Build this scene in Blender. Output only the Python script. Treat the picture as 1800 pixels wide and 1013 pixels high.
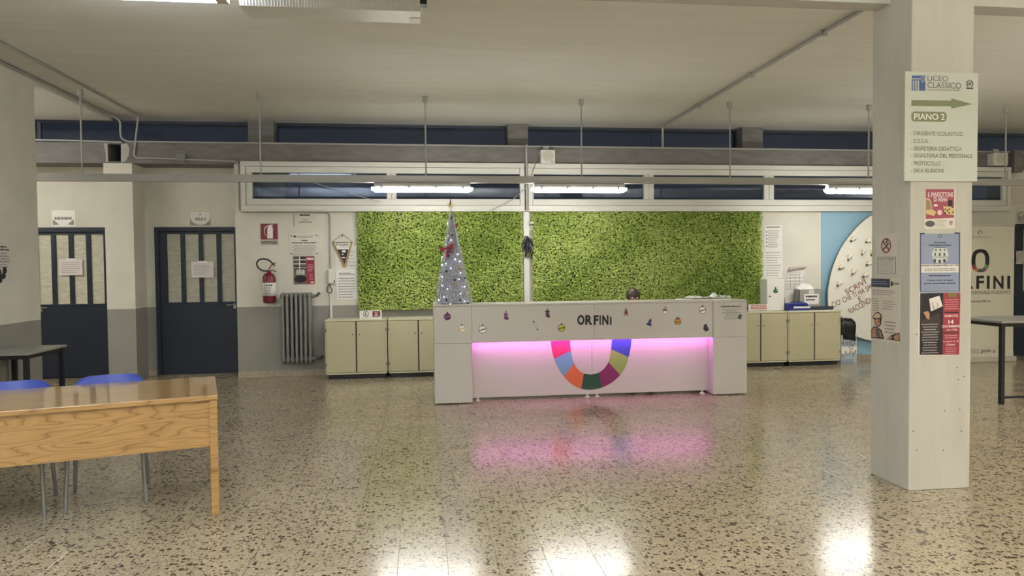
import bpy, bmesh, math, random
import numpy as np
from mathutils import Matrix, Vector
random.seed(7); rng = np.random.default_rng(7)
for o in list(bpy.data.objects): bpy.data.objects.remove(o)
scn = bpy.context.scene
col = scn.collection

# ------------------------------------------------------------------ camera
F, CX, CY, EYE = 1250.0, 900.0, 506.5, 1.5
def _d(x, y): return Vector(((x-CX)/F, -(y-CY)/F, -1.0))
_Y = _d(742, 469).normalized()
_Z = _d(1742, 459).cross(_Y).normalized()
if _Z[1] < 0: _Z = -_Z
_X = _Y.cross(_Z)
CAMROT = Matrix((_X, _Y, _Z))
cam = bpy.data.cameras.new('camera'); camo = bpy.data.objects.new('camera', cam); col.objects.link(camo)
cam.sensor_width = 36.0; cam.lens = F/1800*36.0; cam.clip_start = .05; cam.clip_end = 100
camo.matrix_world = Matrix.Translation((0, 0, EYE)) @ CAMROT.to_4x4()
scn.camera = camo

# ------------------------------------------------------------------ world, lamps out of view, exposure
scn.view_settings.view_transform = 'Standard'; scn.view_settings.look = 'None'
scn.view_settings.gamma = 1.0; scn.view_settings.use_curve_mapping = False
scn.view_settings.exposure = 0.82
w = bpy.data.worlds.new('night'); scn.world = w; w.use_nodes = True
w.node_tree.nodes['Background'].inputs[0].default_value = (.0165, .018, .0235, 1)
w.node_tree.nodes['Background'].inputs[1].default_value = 1.0
LAMP = (1.0, .982, .935)
TUBE = 31.0          # radiance of a lit tube diffuser
HALL = 17.0          # watts of each downward lamp, in rows behind the camera and added at right
def area(loc, sx, sy, e, c=LAMP):
    l = bpy.data.lights.new('light_source', 'AREA'); l.shape = 'RECTANGLE'; l.size = sx; l.size_y = sy  # unseen light: inferred tubes and added fill share this name
    l.energy = e; l.color = c
    o = bpy.data.objects.new('light_source', l); o.location = loc; col.objects.link(o)
    return o
for (x, y) in ((-2.0, .6), (1.5, .6), (5.0, .6), (-2.0, -2.2), (2.5, -2.2), (6.5, -2.2), (7.6, 4.0), (9.8, 4.0)):  # last two stand right of view, added to brighten the banner side
    area((x, y, 2.50), 1.25, .12, HALL)
    area((x, y, 2.62), 1.25, .12, HALL*(8.5 if x < 0 else 4.4), (.72, .83, 1.0) if x < 0 else LAMP).rotation_euler = (math.pi, 0, 0)      # added upward fill to brighten the ceiling, blue at left for the haze

area((-6.3, 6.6, 2.6), 1.25, .12, 70).rotation_euler = (math.pi, 0, 0)  # unseen upward fill added to whiten the side hall ceiling

# ------------------------------------------------------------------ helpers
def lin(h):
    h = h.lstrip('#'); r = []
    for i in (0, 2, 4):
        c = int(h[i:i+2], 16)/255
        r.append(c/12.92 if c <= .04045 else ((c+.055)/1.055)**2.4)
    return (*r, 1)
MATS = {}
def mat(name, hexc, rough=.6, metal=0., var=0., scale=6., stretch=(1, 1, 1), bump=0., spec=.5, trans=0., coat=0.):
    if name in MATS: return MATS[name]
    m = bpy.data.materials.new(name); m.use_nodes = True; nt = m.node_tree; b = nt.nodes['Principled BSDF']
    c = lin(hexc)
    b.inputs['Base Color'].default_value = c; b.inputs['Roughness'].default_value = rough
    b.inputs['Metallic'].default_value = metal; b.inputs['Specular IOR Level'].default_value = spec
    b.inputs['Coat Weight'].default_value = coat
    if trans: b.inputs['Transmission Weight'].default_value = trans
    if var or bump:
        g = nt.nodes.new('ShaderNodeNewGeometry'); mp = nt.nodes.new('ShaderNodeMapping'); mp.inputs['Scale'].default_value = stretch
        n = nt.nodes.new('ShaderNodeTexNoise'); n.inputs['Scale'].default_value = scale; n.inputs['Detail'].default_value = 6
        nt.links.new(g.outputs['Position'], mp.inputs[0]); nt.links.new(mp.outputs[0], n.inputs['Vector'])
        if var:
            r = nt.nodes.new('ShaderNodeMapRange'); r.inputs[1].default_value = .3; r.inputs[2].default_value = .7
            r.inputs[3].default_value = 1-var; r.inputs[4].default_value = 1+var*.5
            nt.links.new(n.outputs[0], r.inputs[0])
            x = nt.nodes.new('ShaderNodeMix'); x.data_type = 'RGBA'; x.blend_type = 'MULTIPLY'; x.inputs[0].default_value = 1
            x.inputs[6].default_value = c; nt.links.new(r.outputs[0], x.inputs[7]); nt.links.new(x.outputs[2], b.inputs['Base Color'])
        if bump:
            bp = nt.nodes.new('ShaderNodeBump'); bp.inputs['Strength'].default_value = bump; bp.inputs['Distance'].default_value = .01
            nt.links.new(n.outputs[0], bp.inputs['Height']); nt.links.new(bp.outputs[0], b.inputs['Normal'])
    MATS[name] = m; return m
def emit(name, rgb, s):
    if name in MATS: return MATS[name]
    m = bpy.data.materials.new(name); m.use_nodes = True; nt = m.node_tree; nt.nodes.remove(nt.nodes['Principled BSDF'])
    e = nt.nodes.new('ShaderNodeEmission'); e.inputs[0].default_value = (*rgb, 1); e.inputs[1].default_value = s
    nt.links.new(e.outputs[0], nt.nodes['Material Output'].inputs[0]); MATS[name] = m; return m

class Fr:
    """a flat face in the room: O + u*U + v*V + n*depth"""
    def __init__(s, axis, at, sign=-1):
        s.axis, s.at = axis, at
        if axis == 'Y': s.O, s.U, s.V, s.N = Vector((0, at, 0)), Vector((1, 0, 0)), Vector((0, 0, 1)), Vector((0, -1, 0))
        if axis == 'X' and sign > 0: s.O, s.U, s.V, s.N = Vector((at, 0, 0)), Vector((0, 1, 0)), Vector((0, 0, 1)), Vector((1, 0, 0))
        if axis == 'X' and sign < 0: s.O, s.U, s.V, s.N = Vector((at, 0, 0)), Vector((0, -1, 0)), Vector((0, 0, 1)), Vector((-1, 0, 0))
        if axis == 'Z': s.O, s.U, s.V, s.N = Vector((0, 0, at)), Vector((1, 0, 0)), Vector((0, 1, 0)), Vector((0, 0, 1))
    def w(s, u, v, d=0.): return s.O + s.U*u + s.V*v + s.N*d
    def pt(s, px, py):
        r = CAMROT @ _d(px, py); c = Vector((0, 0, EYE)); t = (s.O-c).dot(s.N)/r.dot(s.N); p = c+r*t-s.O
        return p.dot(s.U), p.dot(s.V)
    def p3(s, px, py, d=0.): return s.w(*s.pt(px, py), d)
    def box(s, x0, y0, x1, y1):          # a measured rectangle of the face -> u0,v0,u1,v1
        xm, ym = (x0+x1)/2, (y0+y1)/2
        return s.pt(x0, ym)[0], s.pt(xm, y1)[1], s.pt(x1, ym)[0], s.pt(xm, y0)[1]

ROOT = {}
def mark(o, label=None, cat=None, group=None, kind=None):
    if label: o['label'] = label
    if cat: o['category'] = cat
    if group: o['group'] = group
    if kind: o['kind'] = kind
    return o
def thing(name, label, cat, loc=(0, 0, 0), rz=0., group=None):
    o = bpy.data.objects.new(name, None); o.empty_display_size = .1; col.objects.link(o)
    o.location = loc; o.rotation_euler = (0, 0, rz)
    ROOT[o] = Matrix.Translation(loc) @ Matrix.Rotation(rz, 4, 'Z')
    return mark(o, label, cat, group)

class MB:
    def __init__(s, local=False): s.v = []; s.f = []; s.m = []; s.sm = []; s.mats = []; s.local = local
    def mi(s, m):
        if m is None: return 0
        if m not in s.mats: s.mats.append(m)
        return s.mats.index(m)
    def add(s, vs, fs, m=None, smooth=False):
        b = len(s.v); s.v += [Vector(p) for p in vs]; k = s.mi(m)
        for f in fs: s.f.append([b+i for i in f]); s.m.append(k); s.sm.append(smooth)
        return s
    def box(s, x0, x1, y0, y1, z0, z1, m=None, bev=0.):
        if bev <= 0:
            vs = [(x, y, z) for z in (z0, z1) for y in (y0, y1) for x in (x0, x1)]
            return s.add(vs, [(0, 2, 3, 1), (4, 5, 7, 6), (0, 1, 5, 4), (2, 6, 7, 3), (0, 4, 6, 2), (1, 3, 7, 5)], m)
        bm = bmesh.new(); bmesh.ops.create_cube(bm, size=1)
        for v in bm.verts: v.co = Vector((x0+(v.co.x+.5)*(x1-x0), y0+(v.co.y+.5)*(y1-y0), z0+(v.co.z+.5)*(z1-z0)))
        bmesh.ops.bevel(bm, geom=bm.edges[:], offset=bev, segments=2, affect='EDGES', profile=.5)
        bm.verts.index_update(); s.add([v.co.copy() for v in bm.verts], [[v.index for v in f.verts] for f in bm.faces], m); bm.free(); return s
    def tube(s, pts, r, n=8, m=None, cap=True, closed=False):
        pts = [Vector(p) for p in pts]; k = len(pts); rs = r if isinstance(r, (list, tuple)) else [r]*k
        b = []; up = None; vs = []
        for i, p in enumerate(pts):
            if closed: t = pts[(i+1) % k]-pts[i-1]
            else: t = pts[min(i+1, k-1)]-pts[max(i-1, 0)]
            t.normalize()
            if up is None:
                up = Vector((0, 0, 1)) if abs(t.z) < .9 else Vector((1, 0, 0))
            a = (up-t*up.dot(t)).normalized(); c = t.cross(a); up = a
            for j in range(n):
                q = 2*math.pi*j/n; vs.append(p+(a*math.cos(q)+c*math.sin(q))*rs[i])
        fs = [[i*n+j, i*n+(j+1) % n, (i+1)*n+(j+1) % n, (i+1)*n+j] for i in range(k-1) for j in range(n)]
        if closed: fs += [[(k-1)*n+j, (k-1)*n+(j+1) % n, (j+1) % n, j] for j in range(n)]
        s.add(vs, fs, m, True)
        if cap and not closed: s.add(vs[:n], [list(range(n))[::-1]], m); s.add(vs[-n:], [list(range(n))], m)
        return s
    def lathe(s, c, prof, n=20, m=None, axis='Z', smooth=True):
        c = Vector(c); vs = []
        for (r, h) in prof:
            for j in range(n):
                q = 2*math.pi*j/n; a, b = r*math.cos(q), r*math.sin(q)
                vs.append(c+(Vector((a, b, h)) if axis == 'Z' else Vector((a, -h, b)) if axis == 'Y' else Vector((h, a, b))))
        k = len(prof)
        fs = [[i*n+j, i*n+(j+1) % n, (i+1)*n+(j+1) % n, (i+1)*n+j] for i in range(k-1) for j in range(n)]
        s.add(vs, fs, m, smooth); s.add(vs[:n], [list(range(n))[::-1]], m); s.add(vs[-n:], [list(range(n))], m); return s
    def loft(s, rings, m=None, smooth=False, cap=True):
        n = len(rings[0]); k = len(rings); vs = [p for r in rings for p in r]
        s.add(vs, [[i*n+j, i*n+(j+1) % n, (i+1)*n+(j+1) % n, (i+1)*n+j] for i in range(k-1) for j in range(n)], m, smooth)
        if cap: s.add(rings[0], [list(range(n))[::-1]], m); s.add(rings[-1], [list(range(n))], m)
        return s
    def poly(s, fr, uv, d0, d1, m=None):
        n = len(uv); vs = [fr.w(u, v, d0) for u, v in uv]+[fr.w(u, v, d1) for u, v in uv]
        return s.add(vs, [list(range(n))[::-1], list(range(n, 2*n))]+[[i, (i+1) % n, n+(i+1) % n, n+i] for i in range(n)], m)
    def rect(s, fr, u0, v0, u1, v1, d0, d1, m=None): return s.poly(fr, [(u0, v0), (u1, v0), (u1, v1), (u0, v1)], d0, d1, m)
    def ring(s, fr, cu, cv, r0, r1, d0, d1, m=None, n=28, ky=1., a0=0, a1=2*math.pi):
        full = abs(a1-a0-2*math.pi) < 1e-6; k = n if full else n+1
        for i in range(n):
            q0, q1 = a0+(a1-a0)*i/n, a0+(a1-a0)*(i+1)/n
            P = lambda r, q: (cu+r*math.cos(q), cv+ky*r*math.sin(q))
            if r0 > 0: s.poly(fr, [P(r0, q0), P(r1, q0), P(r1, q1), P(r0, q1)], d0, d1, m)
            else: s.poly(fr, [(cu, cv), P(r1, q0), P(r1, q1)], d0, d1, m)
        return s
    def disc(s, fr, cu, cv, r, d0, d1, m=None, n=24, ky=1.): return s.poly(fr, [(cu+r*math.cos(2*math.pi*i/n), cv+ky*r*math.sin(2*math.pi*i/n)) for i in range(n)], d0, d1, m)
    def ball(s, c, r, m=None, sub=2, sc=(1, 1, 1)):
        bm = bmesh.new(); bmesh.ops.create_icosphere(bm, subdivisions=sub, radius=1)
        s.add([Vector(c)+Vector((v.co.x*r*sc[0], v.co.y*r*sc[1], v.co.z*r*sc[2])) for v in bm.verts], [[v.index for v in f.verts] for f in bm.faces], m, True); bm.free(); return s
    def build(s, name, m=None, parent=None, flip=True):
        me = bpy.data.meshes.new(name)
        if m is not None and not s.mats: s.mats = [m]
        o = bpy.data.objects.new(name, me); col.objects.link(o)
        V = s.v
        if parent is not None:
            M = ROOT[parent]; o.parent = parent; ROOT[o] = M
            if not s.local:
                I = M.inverted(); V = [I @ p for p in V]
        else:
            lo = [min(p[i] for p in V) for i in range(3)]; hi = [max(p[i] for p in V) for i in range(3)]
            c = Vector(((lo[0]+hi[0])/2, (lo[1]+hi[1])/2, lo[2])); o.location = c; ROOT[o] = Matrix.Translation(c)
            V = [p-c for p in V]
        me.from_pydata([tuple(p) for p in V], [], s.f)
        for q in s.mats: me.materials.append(q)
        me.polygons.foreach_set('material_index', s.m); me.polygons.foreach_set('use_smooth', s.sm)
        if flip:
            bm = bmesh.new(); bm.from_mesh(me); bmesh.ops.recalc_face_normals(bm, faces=bm.faces); bm.to_mesh(me); bm.free()
        me.update(); return o
def struct(name, mb, m): return mark(mb.build(name, m), kind='structure')
def copy_tree(o, parent=None):
    c = o.copy(); col.objects.link(c)
    if parent is not None: c.parent = parent; ROOT[c] = ROOT[parent]
    for ch in list(o.children): copy_tree(ch, c)
    return c
def copy_to(o, loc, label, rz=None):
    c = copy_tree(o); c.location = loc
    if rz is not None: c.rotation_euler = (0, 0, rz)
    c['label'] = label
    return c

def text(s, fr, px, m, parent, d=.002, bold=0., rot=0., uv=None, name='lettering', wfix=None, flipx=False):
    """lettering laid on a face, fitted to a measured rectangle"""
    cu = bpy.data.curves.new('t', 'FONT'); cu.body = s; cu.resolution_u = 4; cu.offset = bold; cu.align_x = 'LEFT'
    to = bpy.data.objects.new('t', cu); col.objects.link(to)
    me = bpy.data.meshes.new_from_object(to); bpy.data.objects.remove(to); bpy.data.curves.remove(cu)
    n = len(me.vertices); a = np.zeros(n*3); me.vertices.foreach_get('co', a); a = a.reshape(-1, 3)
    fs = [list(p.vertices) for p in me.polygons]; bpy.data.meshes.remove(me)
    lo, hi = a.min(0), a.max(0)
    u0, v0, u1, v1 = uv if uv else fr.box(*px)
    uc, vc = (u0+u1)/2, (v0+v1)/2; W, H = abs(u1-u0), abs(v1-v0)
    x = ((a[:, 0]-lo[0])/(hi[0]-lo[0])-.5)*W; y = ((a[:, 1]-lo[1])/(hi[1]-lo[1])-.5)*H
    c, sn = math.cos(rot), math.sin(rot)
    mb = MB(); mb.add([fr.w(uc+c*p-sn*q, vc+sn*p+c*q, d) for p, q in zip(x, y)], fs)
    return mb.build(name, m, parent, flip=False)
def lines(fr, px, n, m, parent, d=.0015, fill=.45, ragged=.3, left=True, name='small_print', uv=None):
    """rows of print too small to read"""
    u0, v0, u1, v1 = uv if uv else fr.box(*px); mb = MB(); h = (v1-v0)/n
    for i in range(n):
        v = v1-(i+.5)*h; L = (u1-u0)*(1-ragged*random.random()); a = u0 if left else (u0+u1)/2-L/2; x = a
        while x < a+L:
            wd = min((u1-u0)*random.uniform(.06, .2), a+L-x)
            mb.rect(fr, x, v-h*fill/2, x+wd*.9, v+h*fill/2, d-.0008, d); x += wd*1.06
    o = mb.build(name, m, parent); o['kind'] = 'stuff'; return o
def sheet(name, label, cat, fr, px, m, d0=.0, d1=.003, group=None, quad=None):
    mb = MB()
    if quad: mb.poly(fr, [fr.pt(*q) for q in quad], d0, d1)
    else: mb.rect(fr, *fr.box(*px), d0, d1)
    return mark(mb.build(name, m), label, cat, group)

# ------------------------------------------------------------------ materials
def wall_paint():
    m = bpy.data.materials.new('wall_paint'); m.use_nodes = True; nt = m.node_tree; b = nt.nodes['Principled BSDF']; L = nt.links.new
    g = nt.nodes.new('ShaderNodeNewGeometry'); sp = nt.nodes.new('ShaderNodeSeparateXYZ'); L(g.outputs['Position'], sp.inputs[0])
    n = nt.nodes.new('ShaderNodeTexNoise'); n.inputs['Scale'].default_value = 3; n.inputs['Detail'].default_value = 8; L(g.outputs['Position'], n.inputs['Vector'])
    wob = nt.nodes.new('ShaderNodeMath'); wob.operation = 'MULTIPLY_ADD'; wob.inputs[1].default_value = .01; L(n.outputs[0], wob.inputs[0]); L(sp.outputs[2], wob.inputs[2])
    gt = nt.nodes.new('ShaderNodeMath'); gt.operation = 'GREATER_THAN'; gt.inputs[1].default_value = .975; L(wob.outputs[0], gt.inputs[0])
    mx = nt.nodes.new('ShaderNodeMix'); mx.data_type = 'RGBA'; mx.inputs[6].default_value = lin('#918e87'); mx.inputs[7].default_value = lin('#d4d0c3'); L(gt.outputs[0], mx.inputs[0])
    r = nt.nodes.new('ShaderNodeMapRange'); r.inputs[1].default_value = .3; r.inputs[2].default_value = .7; r.inputs[3].default_value = .93; r.inputs[4].default_value = 1.03; L(n.outputs[0], r.inputs[0])
    m2 = nt.nodes.new('ShaderNodeMix'); m2.data_type = 'RGBA'; m2.blend_type = 'MULTIPLY'; m2.inputs[0].default_value = 1; L(mx.outputs[2], m2.inputs[6]); L(r.outputs[0], m2.inputs[7])
    L(m2.outputs[2], b.inputs['Base Color']); b.inputs['Roughness'].default_value = .75
    bp = nt.nodes.new('ShaderNodeBump'); bp.inputs['Strength'].default_value = .25; bp.inputs['Distance'].default_value = .006
    n2 = nt.nodes.new('ShaderNodeTexNoise'); n2.inputs['Scale'].default_value = 40; L(g.outputs['Position'], n2.inputs['Vector']); L(n2.outputs[0], bp.inputs['Height']); L(bp.outputs[0], b.inputs['Normal'])
    return m
def terrazzo():
    m = bpy.data.materials.new('terrazzo'); m.use_nodes = True; nt = m.node_tree; b = nt.nodes['Principled BSDF']; L = nt.links.new
    N = nt.nodes.new
    g = N('ShaderNodeNewGeometry')
    # every tile was cast on its own: shift the pattern from tile to tile
    of = N('ShaderNodeVectorMath'); of.operation = 'SUBTRACT'; of.inputs[1].default_value = (.108, .05, 0); L(g.outputs['Position'], of.inputs[0])
    dv = N('ShaderNodeVectorMath'); dv.operation = 'SCALE'; dv.inputs[3].default_value = 4.0; L(of.outputs[0], dv.inputs[0])
    fl = N('ShaderNodeVectorMath'); fl.operation = 'FLOOR'; L(dv.outputs[0], fl.inputs[0])
    wn = N('ShaderNodeTexWhiteNoise'); wn.noise_dimensions = '2D'; L(fl.outputs[0], wn.inputs['Vector'])
    ad = N('ShaderNodeVectorMath'); ad.operation = 'MULTIPLY_ADD'; ad.inputs[1].default_value = (9, 9, 0); L(wn.outputs['Color'], ad.inputs[0]); L(g.outputs['Position'], ad.inputs[2])
    def vor(scale, cut, share):
        ns = N('ShaderNodeTexNoise'); ns.inputs['Scale'].default_value = scale*1.2; ns.noise_dimensions = '2D'; L(ad.outputs[0], ns.inputs['Vector'])
        a2 = N('ShaderNodeVectorMath'); a2.operation = 'MULTIPLY_ADD'; a2.inputs[1].default_value = (.5/scale,)*3; L(ns.outputs['Color'], a2.inputs[0]); L(ad.outputs[0], a2.inputs[2])
        v = N('ShaderNodeTexVoronoi'); v.voronoi_dimensions = '2D'; v.inputs['Scale'].default_value = scale; L(a2.outputs[0], v.inputs['Vector'])
        s = N('ShaderNodeSeparateColor'); L(v.outputs['Color'], s.inputs[0])
        a = N('ShaderNodeMath'); a.operation = 'LESS_THAN'; a.inputs[1].default_value = share; L(s.outputs[0], a.inputs[0])
        sz = N('ShaderNodeMath'); sz.operation = 'MULTIPLY'; sz.inputs[1].default_value = cut; L(s.outputs[1], sz.inputs[0])
        c = N('ShaderNodeMath'); c.operation = 'LESS_THAN'; L(v.outputs['Distance'], c.inputs[0]); L(sz.outputs[0], c.inputs[1])
        k = N('ShaderNodeMath'); k.operation = 'MULTIPLY'; L(a.outputs[0], k.inputs[0]); L(c.outputs[0], k.inputs[1]); return k, s
    k1, s1 = vor(40, .56, .34); k2, s2 = vor(85, .55, .30); k3, s3 = vor(110, .9, .5); k4, s4 = vor(62, .5, .20)
    def mix(f, a, c):
        x = N('ShaderNodeMix'); x.data_type = 'RGBA'
        if isinstance(f, float): x.inputs[0].default_value = f
        else: L(f.outputs[0], x.inputs[0])
        for i, q in ((6, a), (7, c)):
            if isinstance(q, str): x.inputs[i].default_value = lin(q)
            else: L(q, x.inputs[i])
        return x.outputs[2]
    base = mix(k3, '#9c8f77', '#aca088')
    base = mix(k2, base, '#7d725f'); base = mix(k4, base, '#5e4f3d')
    base = mix(k1, base, '#38291b')
    r = N('ShaderNodeMapRange'); r.inputs[3].default_value = .94; r.inputs[4].default_value = 1.05; L(wn.outputs['Value'], r.inputs[0])
    x = N('ShaderNodeMix'); x.data_type = 'RGBA'; x.blend_type = 'MULTIPLY'; x.inputs[0].default_value = 1; L(base, x.inputs[6]); L(r.outputs[0], x.inputs[7])
    L(x.outputs[2], b.inputs['Base Color'])
    wr = N('ShaderNodeTexNoise'); wr.inputs['Scale'].default_value = 1.7; wr.inputs['Detail'].default_value = 5; L(g.outputs['Position'], wr.inputs['Vector'])
    rr = N('ShaderNodeMapRange'); rr.inputs[3].default_value = .15; rr.inputs[4].default_value = .21; L(wr.outputs[0], rr.inputs[0]); L(rr.outputs[0], b.inputs['Roughness'])
    b.inputs['Specular IOR Level'].default_value = .6; b.inputs['IOR'].default_value = 1.68
    return m
def wood():
    m = bpy.data.materials.new('honey_wood'); m.use_nodes = True; nt = m.node_tree; b = nt.nodes['Principled BSDF']; L = nt.links.new; N = nt.nodes.new
    t = N('ShaderNodeTexCoord'); mp = N('ShaderNodeMapping'); mp.inputs['Scale'].default_value = (1.1, 9, 6.5); L(t.outputs['Object'], mp.inputs[0])
    n = N('ShaderNodeTexNoise'); n.inputs['Scale'].default_value = 1.15; n.inputs['Detail'].default_value = 2; L(mp.outputs[0], n.inputs['Vector'])
    ml = N('ShaderNodeMath'); ml.operation = 'MULTIPLY'; ml.inputs[1].default_value = 13; L(n.outputs[0], ml.inputs[0])
    fr = N('ShaderNodeMath'); fr.operation = 'FRACT'; L(ml.outputs[0], fr.inputs[0])
    cr = N('ShaderNodeValToRGB'); e = cr.color_ramp.elements; e[0].position = 0; e[0].color = lin('#7a582d'); e[1].position = 1; e[1].color = lin('#9d7744')
    q = e.new(.16); q.color = lin('#a07a48'); q = e.new(.6); q.color = lin('#aa8551'); L(fr.outputs[0], cr.inputs[0])
    mp2 = N('ShaderNodeMapping'); mp2.inputs['Scale'].default_value = (6, 160, 160); L(t.outputs['Object'], mp2.inputs[0])
    n2 = N('ShaderNodeTexNoise'); n2.inputs['Scale'].default_value = 1; n2.inputs['Detail'].default_value = 3; L(mp2.outputs[0], n2.inputs['Vector'])
    r = N('ShaderNodeMapRange'); r.inputs[3].default_value = .82; r.inputs[4].default_value = 1.15; L(n2.outputs[0], r.inputs[0])
    x = N('ShaderNodeMix'); x.data_type = 'RGBA'; x.blend_type = 'MULTIPLY'; x.inputs[0].default_value = 1; L(cr.outputs[0], x.inputs[6]); L(r.outputs[0], x.inputs[7])
    L(x.outputs[2], b.inputs['Base Color']); b.inputs['Roughness'].default_value = .3; b.inputs['Coat Weight'].default_value = .8; b.inputs['Coat Roughness'].default_value = .05
    return m
def tone_mat(name, dark, mid, light, rough=.9):
    """colour picked by each clump's own tone"""
    m = bpy.data.materials.new(name); m.use_nodes = True; nt = m.node_tree; b = nt.nodes['Principled BSDF']; L = nt.links.new; N = nt.nodes.new
    a = N('ShaderNodeAttribute'); a.attribute_name = 'tone'
    cr = N('ShaderNodeValToRGB'); e = cr.color_ramp.elements; e[0].color = lin(dark); e[1].color = lin(light); q = e.new(.5); q.color = lin(mid)
    L(a.outputs['Fac'], cr.inputs[0]); L(cr.outputs[0], b.inputs['Base Color']); b.inputs['Roughness'].default_value = rough
    b.inputs['Specular IOR Level'].default_value = .2
    return m
def glass_pane():
    m = bpy.data.materials.new('pane_glass'); m.use_nodes = True; nt = m.node_tree; nt.nodes.remove(nt.nodes['Principled BSDF']); L = nt.links.new; N = nt.nodes.new
    f = N('ShaderNodeFresnel'); f.inputs[0].default_value = 1.42
    t = N('ShaderNodeBsdfTransparent'); t.inputs[0].default_value = (.75, .8, .85, 1); g = N('ShaderNodeBsdfGlossy'); g.inputs['Roughness'].default_value = .03; g.inputs[0].default_value = (.8, .85, 1, 1)
    x = N('ShaderNodeMixShader'); L(f.outputs[0], x.inputs[0]); L(t.outputs[0], x.inputs[1]); L(g.outputs[0], x.inputs[2]); L(x.outputs[0], nt.nodes['Material Output'].inputs[0]); return m

WALL = wall_paint(); TERR = terrazzo(); WOOD = wood(); PANE = glass_pane()
CEIL = mat('ceiling_plaster', '#d6d3c9', .9, var=.05, scale=3, stretch=(.4, 3, 1), bump=.12)
CONC = mat('rough_concrete', '#7b7874', .85, var=.22, scale=5, stretch=(1, 1, 3), bump=.4)
COLM = mat('pillar_paint', '#b4b0a5', .7, var=.08, scale=2.5, stretch=(4, 4, .8), bump=.2)
PVC = mat('white_pvc', '#d2d1c8', .4)
GREYP = mat('grey_conduit', '#a5a49f', .45)
RAILM = mat('grey_rail', '#a2a09a', .5, var=.05, scale=2)
NAVY = mat('navy_paint', '#222a38', .42, var=.08, scale=3)
PAPER = mat('white_paper', '#e2dfda', .7)
PAPER2 = mat('aged_paper', '#cfc9c2', .7)
INK = mat('black_ink', '#1c1b1c', .6)
GREYINK = mat('grey_print', '#8b8884', .7)
DINK = mat('dark_print', '#55524f', .7)
WHITE = mat('white_laminate', '#bfbab3', .38)
WHITEINK = mat('white_ink', '#e8e2de', .6)
RED = mat('poster_red', '#943340', .5)
MAROON = mat('sign_maroon', '#7c2433', .45)
BLACK = mat('black_paint', '#15151a', .45)
CAB = mat('cream_cabinet', '#b5ae8e', .45, var=.03, scale=2)
CABF = mat('cream_cabinet_frame', '#c3bda1', .45)
STONE = mat('skirting_stone', '#a89a86', .5, var=.2, scale=20)
METAL = mat('brushed_metal', '#b9b9b6', .3, metal=1.)
CHROME = mat('chair_tube', '#8d8d8b', .35, metal=.6)

# ------------------------------------------------------------------ room shell
YW, YR, ZC, XL, YE = 10.15, 10.56, 3.575, -4.1, 8.26
FW = Fr('Y', YW); FR = Fr('Y', YR)
floor = struct('floor', MB().box(-8, 11, -4, 10.97, -.12, -.012), mat('grout', '#6d6455', .8))
# terrazzo tiles, 25 cm: the ones that show largest are objects, the rest one part
G = .25; X0, Y0 = .108, .05
cells = []
for i in range(-33, 44):
    for j in range(-17, 43):
        x, y = X0+i*G+G/2, Y0+j*G+G/2
        if x < -7.95 or x > 10.9 or y > 10.5: continue
        inside = False
        if y > 1.5:
            c = CAMROT.transposed() @ (Vector((x, y, 0))-Vector((0, 0, EYE)))
            if c.z < 0:
                px, py = CX+F*c.x/-c.z, CY-F*c.y/-c.z
                inside = -30 < px < 1830 and py < 1050
        cells.append((not inside, x*x+y*y, x, y))
cells.sort()
def tile_mb(x, y, tm=None):
    h = G/2-.0007; b = .0012
    top = [(x+sx*(h-b), y+sy*(h-b), 0) for sx, sy in ((-1, -1), (1, -1), (1, 1), (-1, 1))]
    mid = [(x+sx*h, y+sy*h, -b) for sx, sy in ((-1, -1), (1, -1), (1, 1), (-1, 1))]
    low = [(x+sx*h, y+sy*h, -.012) for sx, sy in ((-1, -1), (1, -1), (1, 1), (-1, 1))]
    m = tm or MB(); k = [[i, (i+1) % 4, 4+(i+1) % 4, 4+i] for i in range(4)]
    return m.add(low+mid+top, [(8, 9, 10, 11)]+[[q for q in f] for f in k]+[[q+4 for q in f] for f in k])
first = None
for (_, _, x, y) in cells[:300]:
    if first is None:
        first = tile_mb(0, 0).build('tile', TERR, floor, flip=False); base_loc = ROOT[floor].inverted()
        first.data.transform(Matrix.Translation(ROOT[floor].translation)); o = first
    else:
        o = first.copy(); col.objects.link(o)
    o.location = base_loc @ Vector((x, y, 0))
rest = MB()
for (_, _, x, y) in cells[300:]: tile_mb(x, y, rest)
rest.build('tile', TERR, floor, flip=False)['kind'] = 'stuff'

mb = MB(); mb.box(XL, 11, -4, 10.97, ZC, ZC+.2); struct('ceiling', mb, CEIL)
struct('ceiling_hall', MB().box(-8, XL, -4, 10.2, 3.50, ZC+.2), CEIL)
struct('wall_left', MB().box(XL-.3, XL, -4, YE, 0, 3.5), WALL)
struct('wall_hall', MB().box(-8.2, -8, -4, 10.97, 0, ZC), WALL)
struct('wall_right', MB().box(11, 11.2, -4, 10.97, 0, ZC+.2), WALL)
struct('wall_front', MB().box(-8, 11, -4.2, -4, 0, ZC+.2), WALL)
xp0, xp1, xn = FW.pt(190, 600)[0], FW.pt(240, 600)[0], FW.pt(418, 600)[0]
zt = 2.925                                  # underside of the concrete beam
WX0, WX1, WZ0, WZ1 = FW.pt(425, 330)[0], FW.pt(1771, 330)[0], 2.293, 2.957
d3x = 9.27                                  # dark door at the far right
mb = MB(); mb.box(xn, d3x, YW, YR, 0, WZ0); mb.box(xn, WX0, YW, YR, WZ0, zt); mb.box(WX1, d3x, YW, YR, WZ0, zt); mb.box(d3x, 11, YW, YR, 2.08, zt)
struct('wall_back', mb, WALL)
struct('wall_pier', MB().box(xp0, xp1, YW, YR+.1, 0, zt), WALL)
d1x0, d1x1 = -5.36, FR.pt(190, 500)[0]; d2x0, d2x1 = FR.pt(275, 500)[0], FR.pt(419, 500)[0]
dz = 2.09
mb = MB()
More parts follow.
